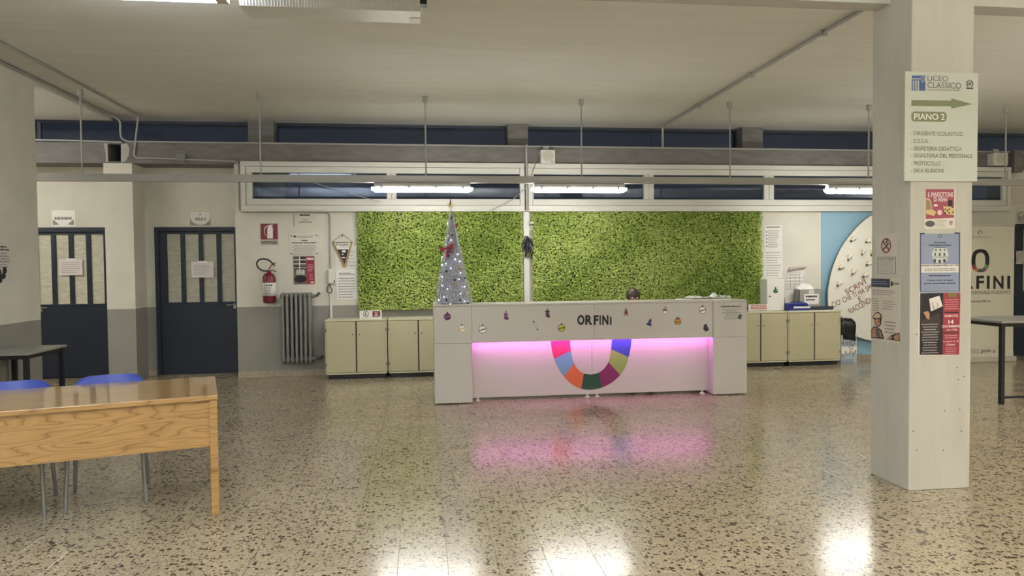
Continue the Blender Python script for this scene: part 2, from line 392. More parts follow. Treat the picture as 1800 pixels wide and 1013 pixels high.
mb.box(-8, d1x0, YR, YR+.1, 0, zt); mb.box(d1x0, d1x1, YR, YR+.1, dz, zt); mb.box(d1x1, xp0, YR, YR+.1, 0, zt)
mb.box(xp1, d2x0, YR, YR+.1, 0, zt); mb.box(d2x0, d2x1, YR, YR+.1, dz, zt); mb.box(d2x1, xn+.02, YR, YR+.1, 0, zt)
struct('wall_recess', mb, WALL)
struct('wall_behind_doors', MB().box(-8, -2, YR+.35, YR+.4, 0, zt), WALL)
for i, (a, b, y) in enumerate(((xn, FW.pt(762, 600)[0], YW), (xp1, d2x0, YR), (FW.pt(1477, 600)[0], d3x, YW))):
    struct('baseboard_'+('left', 'niche', 'right')[i], MB().box(a, b, y-.012, y, 0, .08), STONE)
struct('baseboard_pier', MB().box(xp0, xp1, YW-.012, YW, 0, .08), STONE)
# concrete beam with a square opening
hx0, hx1 = FW.pt(190, 268)[0], FW.pt(213, 268)[0]; ZB = 3.2
mb = MB(); mb.box(-8, hx0, YW, YR+.1, zt, ZB); mb.box(hx1, 11, YW, YR+.1, zt, ZB); mb.box(hx0, hx1, YW, YR+.1, zt, zt+.025); mb.box(hx0, hx1, YW, YR+.1, ZB-.02, ZB)
beam = struct('trim_1', mb, CONC)
mb = MB(); u = lambda x, y: FW.pt(x, y)
mb.poly(FW, [u(182, 252), u(189, 252), u(190, 285), u(186, 285), u(186, 270)], 0, .004); mb.poly(FW, [u(213, 254), u(224, 252), u(228, 262), u(226, 276), u(221, 284), u(213, 286)], 0, .005)
mb.build('plaster_patch', mat('pale_plaster', '#b5b2aa', .9, var=.15, scale=12), beam)
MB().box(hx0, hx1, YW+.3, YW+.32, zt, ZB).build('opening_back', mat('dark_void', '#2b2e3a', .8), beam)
# clerestory: concrete posts and night glass between them
FCl = Fr('Y', 10.36)
posts = [FCl.box(x0, 210, x1, 255) for x0, x1 in ((436, 481), (893, 928), (1305, 1341))]
for k, q in enumerate(posts): struct('trim_%d' % (k+2), MB().box(q[0], q[2], 10.36, 10.7, ZB, ZC), CONC)
FRM = mat('clerestory_frame', '#3c3f4a', .6)
edges = [-8]+[e for q in posts for e in (q[0], q[2])]+[11]
for k in range(4):
    a, b = edges[2*k], edges[2*k+1]
    f = MB(); f.box(a, b, 10.56, 10.6, ZB, ZB+.04); f.box(a, b, 10.56, 10.6, ZC-.04, ZC)
    n = max(1, round((b-a)/2.4))
    for i in range(n+1): x = a+(b-a)*i/n; f.box(max(a, x-.02), min(b, x+.02), 10.56, 10.6, ZB+.04, ZC-.04)
    wo = struct('window_%d' % (k+3), f, FRM)
    for i in range(n):
        g = MB(); g.box(a+(b-a)*i/n+.02, a+(b-a)*(i+1)/n-.02, 10.575, 10.581, ZB+.04, ZC-.04); g.build('pane', PANE, wo)
# white window band under the beam
def window_band(name, x0, x1, panes, z0=WZ0, z1=WZ1):
    o = MB(); f0, f1 = 10.075, 10.17; t = .065
    o.box(x0, x1, f0, f1, z0, z0+t, bev=.004); o.box(x0, x1, f0, f1, z1-t, z1, bev=.004); o.box(x0, x0+t, f0, f1, z0+t, z1-t, bev=.004); o.box(x1-t, x1, f0, f1, z0+t, z1-t, bev=.004)
    w_ = struct(name, o, PVC)
    pz0, pz1 = FW.pt(900, 351)[1], FW.pt(900, 307)[1]
    s = MB(); s.box(x0+t+.004, x1-t-.004, f0+.012, f1, z0+t+.004, pz0, bev=.004); s.box(x0+t+.004, x1-t-.004, f0+.012, f1, pz1, z1-t-.004, bev=.004)
    xs = [x0+t+.004]+[e for p in panes for e in p]+[x1-t-.004]
    for i in range(0, len(xs), 2):
        if xs[i+1] > xs[i]:
            a, b = xs[i], xs[i+1]
            if 0 < i < len(xs)-2: m_ = (a+b)/2; s.box(a, m_-.002, f0+.012, f1, pz0, pz1, bev=.004); s.box(m_+.002, b, f0+.012, f1, pz0, pz1, bev=.004)
            else: s.box(a, b, f0+.012, f1, pz0, pz1, bev=.004)
    s.build('sash', PVC, w_)
    for a, b in panes: MB().box(a, b, 10.13, 10.136, pz0, pz1).build('pane', PANE, w_)
    return w_
ux = lambda x: FW.pt(x, 330)[0]
window_band('window_1', WX0, ux(921), [(ux(445), ux(680)), (ux(697), ux(915))])
window_band('window_2', ux(927), WX1, [(ux(937), ux(1130)), (ux(1147), ux(1340)), (ux(1357), ux(1549)), (ux(1566), ux(1757))])
sill = MB(); sill.box(WX0, WX1, 10.06, YW, WZ0-.018, WZ0-.002); struct('window_sill', sill, PVC)
# dark space behind the windows
struct('trim_5', MB().box(FW.pt(1774, 290)[0], FW.pt(1789, 290)[0], YW-.1, YW, 2.88, 3.22), CONC)

# doors
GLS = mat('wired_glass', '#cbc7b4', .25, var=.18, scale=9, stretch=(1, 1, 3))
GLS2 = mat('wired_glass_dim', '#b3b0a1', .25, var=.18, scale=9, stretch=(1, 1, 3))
def door(name, x0, x1, y, glass, handle_x, hinge_dir):
    fr = MB(); fr.box(x0, x0+.055, y-.03, y+.09, 0, dz); fr.box(x1-.02, x1, y-.03, y+.09, 0, dz); fr.box(x0+.055, x1-.02, y-.03, y+.09, dz-.06, dz)
    d = struct(name, fr, NAVY)
    a, b = x0+.058, x1-.022; zt_, zm = dz-.065, 1.03
    lf = MB(); lf.box(a, b, y-.005, y+.035, .012, zm); lf.box(a, b, y-.005, y+.035, zt_-.03, zt_)
    n = 4; m_ = .062; e_ = .03 if hinge_dir > 0 else .07
    lf.box(a, a+e_+.03, y-.005, y+.035, zm, zt_-.03); lf.box(b-.02, b, y-.005, y+.035, zm, zt_-.03)
    A, B = a+e_+.03, b-.02; pw = (B-A-(n-1)*m_)/n
    for i in range(n-1): x = A+pw*(i+1)+m_*i; lf.box(x, x+m_, y-.008, y+.035, zm, zt_-.03, bev=.004)
    leaf = lf.build('door_leaf', NAVY, d)
    MB().box(a+.004, b-.004, y-.012, y-.006, zm-.03, zm, bev=.002).build('rail_strip', NAVY, d)
    for i in range(n): x = A+(pw+m_)*i; MB().box(x, x+pw, y+.012, y+.02, zm, zt_-.03).build('pane', glass, d)
    h = MB(); h.box(handle_x-.02, handle_x+.02, y-.012, y-.004, .93, 1.02, bev=.003); h.tube([(handle_x, y-.01, .985), (handle_x, y-.05, .985), (handle_x+.1*hinge_dir, y-.055, .985)], .009)
    h.build('door_handle', METAL, d)
    return d
FD = Fr('Y', YR-.01)
door('door_1', d1x0, d1x1, YR-.01, GLS, FD.pt(73, 545)[0], 1)
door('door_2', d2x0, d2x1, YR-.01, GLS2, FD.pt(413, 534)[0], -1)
struct('wall_niche_step', MB().box(d2x0, d2x1, YR-.06, YR+.3, 0, .012), mat('threshold', '#5d564c', .7))
# dark glazed door at the far right
d3 = struct('door_3', MB().box(d3x, d3x+.07, YW-.02, YW+.1, 0, 2.08).box(d3x+.07, 11, YW-.02, YW+.1, 2.0, 2.08), NAVY)
mb = MB(); mb.box(d3x+.08, 11, YW, YW+.05, 0, 1.02)
for x in (d3x+.08, d3x+.36, d3x+.66): mb.box(x, x+.08, YW, YW+.05, 1.02, 2.0)
mb.build('door_leaf', NAVY, d3)
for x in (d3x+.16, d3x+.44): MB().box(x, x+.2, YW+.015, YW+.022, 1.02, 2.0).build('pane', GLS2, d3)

# pillar, joist, lighting
PX0, PX1, PY0, PY1 = 3.137, 3.575, 4.25, 4.65
pil = struct('pillar', MB().box(PX0, PX1, PY0, PY1, 0, ZC, bev=.006), COLM)
mb = MB(); mb.box(-8, PX0, 4.46, 4.6, 3.228, ZC); mb.box(PX1, 11, 4.44, 4.6, 3.228, ZC)
struct('trim_6', mb, mat('beam_paint', '#b5b2a9', .8, var=.05))
FPf = Fr('Y', PY0); FPl = Fr('X', PX0, -1); FL = Fr('X', XL, 1)

# ------------------------------------------------------------------ lighting rail and tubes
RY, RZ0, RZ1 = 8.8, 2.525, 2.612
rail = thing('lighting_rail', 'long grey steel lighting rail hung on rods across the hall', 'rail', (0, RY, RZ0))
MB().box(-7.5, 10.8, RY-.03, RY+.03, RZ0, RZ1).build('rail_beam', RAILM, rail)
FRy = Fr('Y', RY)
for x in (143, 457, 748, 1022, 1283, 1527, 1768):
    X = FRy.pt(x, 240)[0]
    ro = MB().tube([(X, RY, RZ1), (X, RY, ZC-.03)], .010, 8).build('rod', METAL if 0 else GREYP, rail)
    top = ZC if X > XL else 3.5
    MB().lathe((X, RY, top-.075), [(.018, 0), (.03, .01), (.03, .06), (.034, .075)], 12).build('ceiling_cup', RAILM, ro)
TUBEM = emit('lit_diffuser', LAMP, TUBE)
HOUS = mat('lamp_housing', '#9b9a95', .5)
def light_source(x0, x1, label):
    zt_, zh, zb = RZ0, RZ0-.058, RZ0-.115
    t = thing('tube_light', label, 'light', ((x0+x1)/2, RY, zb), group='lit tube lights under the rail')
    def ring(x, y, z0, z1, k): return [(x, RY-y, z0), (x, RY+y, z0), (x, RY+y*k, z1), (x, RY-y*k, z1)]
    MB().loft([ring(x0+.03, .05, zh, zt_-.006, .8), ring(x1-.03, .05, zh, zt_-.006, .8)]).build('housing', HOUS, t)
    prof = lambda x, s: [(x, RY-.055*s, zh), (x, RY+.055*s, zh), (x, RY+.055*s, zh-.028*s), (x, RY+.038*s, zh-.054*s), (x, RY-.038*s, zh-.054*s), (x, RY-.055*s, zh-.028*s)]
    MB().loft([prof(x0, .5), prof(x0+.05, 1), prof(x1-.05, 1), prof(x1, .5)]).build('diffuser', TUBEM, t)
    for i in range(4):
        x = x0+(x1-x0)*(.1+.8*i/3); MB().box(x-.012, x+.012, RY-.062, RY-.05, zh-.02, zh+.015).build('clip', HOUS, t)
    return t
k = RY/8.4
light_source(-.569*k, .604*k, 'lit white fluorescent tube light on the rail left of the others, above the tinsel tree')
light_source(1.303*k, 2.466*k, 'lit white fluorescent tube light on the rail right of the vertical grey conduit')
light_source(5.031*k, 6.195*k, 'lit white fluorescent tube light on the rail partly hidden by the square pillar')

# two box lights under the ceiling at the top of the view
PRIS = mat('clear_prismatic', '#d3d2cc', .38, spec=.4)
def box_light(name, x0, x1, y0, y1, z0, z1, m, label):
    t = thing(name, label, 'light', ((x0+x1)/2, (y0+y1)/2, z0))
    h = (y1-y0)
    ring = lambda x, s: [(x, y0-.03, z1-.02), (x, y1+.03, z1-.02), (x, y1, z0+.0), (x, y0, z0+.0)]
    MB().loft([ring(x0, 1), ring(x1, 1)]).build('cover', m, t)
    MB().box(x0-.02, x1+.02, y0-.04, y1+.04, z1-.02, ZC).build('housing', HOUS, t)
    ribs = MB()
    for i in range(60):
        x = x0+(x1-x0)*(i+.5)/60; ribs.add([(x-.004, y0-.028, z1-.022), (x+.004, y0-.028, z1-.022), (x+.004, y0-.004, z0+.004), (x-.004, y0-.004, z0+.004), (x, y0-.0315, z1-.022), (x, y0-.0065, z0+.004)], [(0, 4, 5, 3), (4, 1, 2, 5), (0, 1, 4), (3, 5, 2)])
    r_ = ribs.build('prism_ribs', m, t); r_['kind'] = 'stuff'
    MB().box(x1-.08, x1-.001, y1-.12, y1+.003, z0-.003, z0+.06).build('end_cap', mat('end_cap_plastic', '#b8b09c', .4), t)
    MB().box(x1, x1+.05, y0-.02, y0+.06, z0+.05, z0+.1).build('cover_clip', BLACK, t)
    return t
box_light('box_light', -1.282, .012, 5.40, 5.66, 3.4, ZC-.04, PRIS, 'large unlit box light with ribbed clear cover at the top edge of the photo')
LITC = emit('lit_cover', (.8, .88, 1.0), 9.0)
box_light('box_light', -2.63, -1.345, 5.12, 5.37, 3.4, ZC-.04, LITC, 'lit box light at the ceiling left of the unlit one')
t = thing('box_light', 'lit box light in the side hall behind the left wall', 'light', (-5.9, 8.6, 3.3))
MB().box(-6.5, -5.3, 8.5, 8.72, 3.3, 3.4, bev=.01).build('cover', emit('lit_hall_cover', LAMP, 22.0), t); MB().box(-6.5, -5.3, 8.48, 8.74, 3.4, 3.5).build('housing', HOUS, t)

# ------------------------------------------------------------------ conduits and cables
def arc(pts, r=.06, n=5):
    pts = [Vector(p) for p in pts]; out = [pts[0]]
    for a, b, c in zip(pts, pts[1:], pts[2:]):
        d0, d1 = (a-b), (c-b); q = min(r, d0.length*.45, d1.length*.45); p0, p1 = b+d0.normalized()*q, b+d1.normalized()*q
        for i in range(n+1):
            s = i/n; out.append(p0*(1-s)**2+b*2*s*(1-s)+p1*s*s)
    return out+[pts[-1]]
def conduit(label, pts, r=.012, m=GREYP, boxes=(), name='conduit', cat='conduit'):
    t = thing(name, label, cat, tuple(pts[-1]))
    MB().tube(arc(pts), r, 8).build('pipe', m, t)
    for b in boxes: MB().box(*b, bev=.006).build('junction_box', mat('junction_grey', '#7d7c78', .5), t)
    return t
FC = Fr('Z', 3.555); FB = Fr('Y', YW-.014)
xa = FC.pt(230, 197)[0]
b0 = FB.p3(319, 277)
conduit('grey conduit from the ceiling edge down past the concrete beam and window to the intercom', [(xa, 3.0, 3.56), (xa, YW-.014, 3.56), FB.p3(235, 277), FB.p3(419, 284), FB.p3(421, 372), FB.p3(580, 374), FB.p3(581, 474)], .013,
        boxes=[(b0.x-.055, b0.x+.055, YW-.045, YW-.002, b0.z-.05, b0.z+.05)])
conduit('grey conduit along the top edge of the concrete beam', [(XL+.02, 3.0, 3.55), (XL+.02, YW-.15, 3.55), (XL+.13, YW-.016, 3.5), (XL+.13, YW-.016, 3.26), FB.p3(223, 249), (9.9, YW-.016, 3.205)], .013)
conduit('thin grey conduit along the beam top left of the square opening', [FB.p3(62, 246), FB.p3(120, 247), FB.p3(214, 250)], .012)
xr = Fr('Z', 3.55).pt(1350, 115)[0]
cl = []
for y in (4.9, 6.0, 7.4, 8.9): cl.append((xr-.03, xr+.03, y, y+.03, ZC-.05, ZC))
t = conduit('grey ceiling conduit slanting from the pillar to the clerestory', [(xr, 4.6, 3.553), (xr, 10.3, 3.553), (xr, 10.3, 3.205)], .018)
for c in cl: MB().box(*c).build('clip', GREYP, t)
conduit('vertical grey conduit dropping from the beam between the two window units', [FB.p3(924, 256, .06), FB.p3(924.5, 372, .09)], .016)
tr = thing('cable_trunking', 'white cable trunking strip between the two moss panels', 'trunking', tuple(FW.p3(925, 531)))
q = FW.box(920, 371, 929.5, 531); MB().rect(FW, q[0], q[1], q[2], q[3], 0, .04).build('channel', PVC, tr)
MB().rect(FW, *FW.box(929, 391, 937, 394), .06, .08).build('side_outlet', PVC, tr)
cb = thing('cable_bundle', 'tangled bundle of black and yellow cables hanging on the white trunking', 'cables', tuple(FW.p3(925, 455)))
for i in range(46):
    top = FW.p3(925+random.uniform(-3, 3), 415+random.uniform(0, 5), .055)
    s = random.uniform(-12, 11); L = random.uniform(12, 40)
    pts = [top, FW.p3(925+s*.5, 415+L*.4, .07+random.uniform(0, .05)), FW.p3(925+s, 415+L*.8, .06+random.uniform(0, .06)), FW.p3(925+s*.7+random.uniform(-3, 3), 415+L, .055+random.uniform(0, .03))]
    MB().tube(arc(pts, .1), .006, 5).build('cable', random.choice([BLACK, BLACK, mat('cable_violet', '#3a3444', .5), mat('cable_grey', '#8b8a90', .5)] + ([mat('cable_yellow', '#cdb26a', .5)] if s > 0 else [])), cb)
FY9 = Fr('Y', 9.95)
def wire(label, pts, m=GREYP, r=.004): return mark(MB().tube(arc(pts, .5, 8), r, 6).build('wire', m), label, 'cable')
wire('thin pale wire sagging across the left window pane', [FY9.p3(553, 322), FY9.p3(600, 336), FY9.p3(668, 355)])
wire('thin pale wire hanging from the vertical conduit to the window sill', [FB.p3(924, 331, .09), FB.p3(897, 355, .1), FB.p3(860, 371, .09)], r=.005)
wire('thin dark wire running from the speaker down to the rail', [FB.p3(955, 263, .03), FB.p3(940, 290, .09), FB.p3(931, 313, .1)], DINK)

def speaker(px, label):
    u0, v0, u1, v1 = FW.box(*px)
    t = thing('wall_speaker', label, 'speaker', tuple(FW.w((u0+u1)/2, v0)), group='wall speakers on the concrete beam')
    MB().box(u0, u1, YW-.13, YW, v0, v1, bev=.008).build('cabinet', PVC, t)
    f = Fr('Y', YW-.13); c = ((u0+u1)/2, (v0+v1)/2+.01)
    g = MB()
    for i in range(5): g.ring(f, *c, .012+.014*i, .02+.014*i, -.002, .003, n=20)
    g.build('grille', mat('speaker_grille', '#bdb9a9', .6), t)
    MB().rect(f, u1-.06, v0+.02, u1-.03, v0+.03, -.001, .002).build('badge', INK, t)
    MB().box((u0+u1)/2-.06, (u0+u1)/2+.03, YW-.06, YW, v1+.005, v1+.07).build('bracket', HOUS, t)
    return t
speaker((948, 266, 973, 290), 'square white wall speaker on the beam right of the vertical conduit')
speaker((1735, 271, 1760, 293), 'square white wall speaker on the beam right of the pillar')

# ------------------------------------------------------------------ moss panels
MOSS = tone_mat('preserved_moss', '#6c8439', '#97aa55', '#b8c478')
def ico():
    bm = bmesh.new(); bmesh.ops.create_icosphere(bm, subdivisions=1, radius=1)
    v = np.array([x.co[:] for x in bm.verts]); f = np.array([[x.index for x in q.verts] for q in bm.faces]); bm.free(); return v, f
IV, IF = ico()
def moss(x0, x1, z0, z1, label):
    t = thing('moss_panel', label, 'green wall', ((x0+x1)/2, YW, z0), group='moss panels on the back wall')
    MB().box(x0+.02, x1-.02, YW-.035, YW-.002, z0+.02, z1-.01).build('backing', mat('moss_backing', '#3d4a1b', .95), t)
    sp = .0225; nx, nz = int((x1-x0)/sp), int((z1-z0)/(sp*.9))
    gx, gz = np.meshgrid(np.arange(nx), np.arange(nz)); gx = gx.ravel(); gz = gz.ravel()
    px = x0+(gx+.5+.5*(gz % 2)+rng.uniform(-.35, .35, gx.size))*(x1-x0)/nx; pz = z0+(gz+.5+rng.uniform(-.35, .35, gx.size))*(z1-z0)/nz
    nf = lambda s, a: np.sin(px*s+a+1.7*np.sin(pz*s*.8+a))*np.sin(pz*s*1.1-a+1.3*np.sin(px*s*.6))
    py = YW-.056-rng.uniform(0, .022, gx.size)-.012*nf(5, 1.)
    r = rng.uniform(.010, .0195, gx.size)
    n = gx.size; V = IV[None]*(1+rng.uniform(-.5, .45, (n, len(IV), 1)))
    V = V*r[:, None, None]*np.array([1.05, 1.0, .95])+np.stack([px, py, pz], 1)[:, None, :]
    tone = np.clip(.5+.28*nf(2.1, .4)+.12*nf(7, 2.)+rng.normal(0, .13, n), 0, 1)
    off = np.array(t.location); V = (V-off).reshape(-1, 3)
    Fc = (IF[None]+(np.arange(n)*len(IV))[:, None, None]).reshape(-1, 3)
    me = bpy.data.meshes.new('moss_clumps'); me.vertices.add(len(V)); me.vertices.foreach_set('co', V.ravel())
    me.loops.add(Fc.size); me.loops.foreach_set('vertex_index', Fc.ravel().astype(np.int32)); me.polygons.add(len(Fc))
    me.polygons.foreach_set('loop_start', np.arange(0, Fc.size, 3, dtype=np.int32)); me.update(calc_edges=True); me.validate()
    at = me.attributes.new('tone', 'FLOAT', 'POINT'); at.data.foreach_set('value', np.repeat(tone, len(IV)).astype(np.float32))
    me.materials.append(MOSS); o = bpy.data.objects.new('moss', me); col.objects.link(o); o.parent = t; o['kind'] = 'stuff'
    return t
q = FW.box(629, 373, 917, 545); moss(q[0], q[2], .90, q[3], 'left green moss panel behind the tinsel tree')
q = FW.box(934.5, 373, 1335, 541); moss(q[0], q[2], .87, q[3], 'right and wider green moss panel behind the reception desk')

# ------------------------------------------------------------------ reception desk
DF = 7.72; FDk = Fr('Y', DF); FPn = Fr('Y', 7.86)
dx0, dx1, dx2, dx3 = FDk.pt(763.5, 620)[0], FDk.pt(830, 620)[0], FDk.pt(1253.5, 620)[0], FDk.pt(1313, 620)[0]
xs = FDk.pt(1045, 560)[0]; zb0 = .664; ztop = 1.085
desk = thing('reception_desk', 'long white reception desk with pink glow and coloured arch, before the moss wall', 'desk', ((dx0+dx3)/2, 8.1, 0))
def pylon(a, b):
    m = MB(); m.box(a, b, DF, 8.45, .01, zb0-.002, bev=.003); m.box(a, b, DF, 8.45, zb0+.001, ztop-.022, bev=.003); m.box(a, b, DF-.002, 8.45, ztop-.02, ztop, bev=.003)
    return m.build('end_block', WHITE, desk)
p1 = pylon(dx0, dx1-.002); p2 = pylon(dx2+.002, dx3)
for a, b in ((dx1, xs-.0015), (xs+.0015, dx2)):
    MB().box(a, b, DF+.008, DF+.03, zb0, ztop-.022, bev=.002).build('front_panel', WHITE, desk)
MB().box(dx1, dx2, DF+.002, 8.1, ztop-.02, ztop, bev=.003).build('counter_top', WHITE, desk)
MB().box(dx1, dx2, DF+.03, 8.1, zb0+.04, zb0+.06).build('soffit', WHITE, desk)
for a, b in ((dx1, xs-.0015), (xs+.0015, dx2)):
    MB().box(a, b, 7.86, 7.885, .035, zb0+.04, bev=.002).build('lower_panel', WHITE, desk)
MB().box(dx1, dx2, 7.885, 8.5, .72, .745).build('worktop', WHITE, desk)
MB().box(dx1+.02, dx2-.02, 7.768, 7.784, zb0+.022, zb0+.034).build('led_strip', emit('pink_led', (1, .23, .95), 20.0), desk)
MB().box(dx1+.12, dx1+.35, DF+.04, DF+.06, zb0-.006, zb0).build('cable_clip', GREYP, desk)
for x in (840, 1033, 1050, 1235):
    X = FPn.pt(x, 700)[0]; MB().lathe((X, 7.875, 0), [(.03, 0), (.03, .006), (.012, .014), (.012, .036)], 14).build('foot', PVC, desk)
# coloured arch on the lower panel
def crom(P, n=3):
    out = []
    for i in range(len(P)-1):
        p0, p1, p2, p3 = P[max(i-1, 0)], P[i], P[i+1], P[min(i+2, len(P)-1)]
        for k_ in range(n):
            s = k_/n; out.append(tuple(.5*((2*p1[c])+(-p0[c]+p2[c])*s+(2*p0[c]-5*p1[c]+4*p2[c]-p3[c])*s*s+(-p0[c]+3*p1[c]-3*p2[c]+p3[c])*s**3) for c in (0, 1)))
    return out+[P[-1]]
OUT = [(968, 599), (970, 615), (974, 631), (981, 647), (991, 662), (1004, 675), (1021.5, 683.6), (1039, 685.5), (1057.5, 681.8), (1075, 673), (1090, 659.6), (1099.5, 645), (1105, 628), (1108.5, 612), (1110, 596)]
INN = [(1002, 598), (1002.3, 608), (1003.7, 617), (1005.5, 628), (1009, 638.6), (1016, 650), (1026.4, 656.8), (1040, 658.5), (1053, 655), (1062.5, 647.5), (1069.5, 636.8), (1072.3, 625.5), (1074, 614), (1075, 605), (1075.6, 595)]
co, ci = crom(OUT), crom(INN)
for i, c in enumerate(('#c93062', '#6a97b2', '#c9673f', '#234a38', '#7b2259', '#86a052', '#34479c')):
    a, b = 6*i, 6*i+6
    uv = [FPn.pt(*p) for p in co[a:b+1]]+[FPn.pt(*p) for p in ci[a:b+1][::-1]]
    
    MB().poly(FPn, uv, -.001, .0015).build('arch_segment', mat('arch_'+c, c, .45), desk)['label'] = 'arch segment %s' % ('pink', 'light blue', 'orange', 'dark green', 'plum', 'olive green', 'royal blue')[i]
FBd = Fr('Y', DF+.008)
for ch, a, b_, t_ in (('O', 68, 126, 248), ('R', 132, 190, 249), ('F', 200, 239, 250), ('I', 247, 258, 250), ('N', 269, 320, 250), ('I', 332, 345, 262)):
    text(ch, FBd, (1000+a/4.606, 500+t_/4.606, 1000+b_/4.606, 500+329/4.606), INK, desk, .0025, bold=.045)
lines(FDk, (1267, 537, 1302, 541), 1, DINK, desk, .001, .5, 0.); lines(FDk, (1268, 543, 1302, 562), 7, GREYINK, desk, .001, .4, .5, False)
# festive stickers
def sticker(fr, px, draw, label, d=.0012):
    m = MB(); c = fr.pt(*px); s = abs(fr.pt(px[0]+1, px[1])[0]-c[0]); draw(m, fr, c[0], c[1], s); o = m.build('sticker', None, desk); o['label'] = label
C_ = {n: mat('sticker_'+n, h, .5) for n, h in dict(purple='#5a2350', gold='#c39a3a', white='#e6e1da', yellow='#b5b02c', blue='#2e3f80', orange='#c8772c', black='#26252a', green='#2c4a35', mauve='#8a5d92').items()}
def bauble(fill, band, ring=None, r=6.3):
    def f(m, fr, u, v, s):
        m.disc(fr, u, v, r*s, -.001, .001, C_[ring or fill]); m.disc(fr, u, v, (r-.8)*s, -.001, .0014, C_[fill])
        m.poly(fr, [(u-r*.85*s, v-2.6*s), (u+r*.85*s, v+.6*s), (u+r*.85*s, v+2.2*s), (u-r*.85*s, v-1*s)], -.001, .0018, C_[band]); m.rect(fr, u-1.3*s, v+r*.9*s, u+1.3*s, v+(r+2)*s, -.001, .0015, C_['black'])
    return f
def stocking(a, b):
    def f(m, fr, u, v, s):
        m.poly(fr, [(u-2.5*s, v+5*s), (u-3*s, v-4*s), (u+1*s, v-7*s), (u+5*s, v-6*s), (u+5*s, v-3*s), (u+3*s, v), (u+3.5*s, v+5*s)], -.001, .0012, C_[a]); m.rect(fr, u-3.5*s, v+3*s, u+4*s, v+6*s, -.001, .0018, C_[b]); m.rect(fr, u-2.5*s, v-1*s, u+3*s, v+.8*s, -.001, .0016, C_[b]); m.poly(fr, [(u-.4*s, v+6*s), (u+2*s, v+7*s), (u, v+11*s)], -.001, .001, C_['black'])
    return f
def bell(a, b, tilt=0.):
    def f(m, fr, u, v, s):
        c, n = math.cos(tilt), math.sin(tilt); R = lambda P: [(u+(c*x-n*y)*s, v+(n*x+c*y)*s) for x, y in P]
        m.poly(fr, R([(-5, -5.5), (5, -5.5), (2.6, 0), (2, 5), (-2, 5), (-2.6, 0)]), -.001, .0012, C_[a]); m.poly(fr, R([(-4.6, -4.5), (4.6, -4.5), (4, -2.6), (-4, -2.6)]), -.001, .0016, C_[b]); m.poly(fr, R([(-1.6, 2), (1.6, 2), (1.4, 3.4), (-1.4, 3.4)]), -.001, .0016, C_[b]); m.poly(fr, R([(-1, 5), (1, 5), (0, 8)]), -.001, .001, C_['black'])
    return f
def candy(m, fr, u, v, s):
    c = C_['black']; m.poly(fr, [(u-3*s, v+5*s), (u-.5*s, v+5.5*s), (u+4*s, v-5*s), (u+1*s, v-6*s)], -.001, .0009, c); m.poly(fr, [(u-2.2*s, v+4.6*s), (u-.8*s, v+4.8*s), (u+3*s, v-4.6*s), (u+1.4*s, v-5*s)], -.001, .0014, C_['white'])
    m.poly(fr, [(u-5*s, v+8*s), (u-2*s, v+9*s), (u-1.6*s, v+5*s)], -.001, .001, c); m.poly(fr, [(u+2*s, v-6*s), (u+6*s, v-6.5*s), (u+4*s, v-8.5*s)], -.001, .001, c)
def pot(m, fr, u, v, s):
    m.poly(fr, [(u-4.6*s, v-6*s), (u+4.6*s, v-6*s), (u+5.8*s, v-1*s), (u+4*s, v+5*s), (u-4*s, v+5*s), (u-5.8*s, v-1*s)], -.001, .001, C_['black'])
    for a, b, c in ((-5.4, -3, 'gold'), (-2.4, 0, 'orange'), (.4, 2.2, 'gold'), (2.6, 4.4, 'orange')): m.rect(fr, u-4.4*s, v+a*s, u+4.4*s, v+b*s, -.001, .0016, C_[c])
    m.rect(fr, u-2.5*s, v+5*s, u+2.5*s, v+6.5*s, -.001, .0012, C_['black'])
def mitten(m, fr, u, v, s): m.poly(fr, [(u-5*s, v-2*s), (u-1*s, v-7*s), (u+5*s, v-5*s), (u+4*s, v), (u+2.4*s, v+2*s), (u+1*s, v+6*s), (u-3*s, v+5.5*s), (u-4*s, v+2*s)], -.001, .0012, C_['black']); m.rect(fr, u-2.4*s, v-1*s, u+2*s, v, -.001, .0016, C_['green'])
def lantern(m, fr, u, v, s):
    m.poly(fr, [(u-4*s, v-5*s), (u, v-7*s), (u+4.6*s, v-4.6*s), (u+4*s, v+1*s), (u+1*s, v+3.4*s), (u-3*s, v+2*s)], -.001, .0009, C_['mauve']); m.poly(fr, [(u-3*s, v-4.4*s), (u, v-6*s), (u+3.6*s, v-4*s), (u+3*s, v+.4*s), (u-2.4*s, v+.4*s)], -.001, .0014, C_['white']); m.rect(fr, u-3.4*s, v-.6*s, u+3.6*s, v+1.4*s, -.001, .0018, C_['purple'])
    m.poly(fr, [(u-2*s, v+4*s), (u+3.4*s, v+4*s), (u+1*s, v+8*s), (u+.2*s, v+8*s), (u+2*s, v+5*s), (u-2*s, v+5*s)], -.001, .001, C_['black'])
def sprig(m, fr, u, v, s):
    for a in (20, 75, 130, 200, 250, 300): q = math.radians(a); c, n = math.cos(q), math.sin(q); m.poly(fr, [(u, v), (u+(3*c-1.4*n)*s, v+(3*n+1.4*c)*s), (u+5.5*c*s, v+5.5*n*s), (u+(3*c+1.4*n)*s, v+(3*n-1.4*c)*s)], -.001, .0012, C_['green'])
    m.disc(fr, u, v, 1.2*s, -.001, .0018, C_['black'], n=8)
sticker(FDk, (786.5, 557), bauble('purple', 'mauve'), 'purple bauble sticker on the left end block')
sticker(FDk, (812, 578), bauble('white', 'gold', 'gold'), 'gold and white bauble sticker')
sticker(FBd, (848.5, 579.5), bauble('white', 'black', 'black', 7), 'white bauble sticker with a black band')
sticker(FBd, (889, 556), stocking('purple', 'mauve'), 'purple stocking sticker with a bow'); sticker(FBd, (941, 573), candy, 'white sweet sticker')
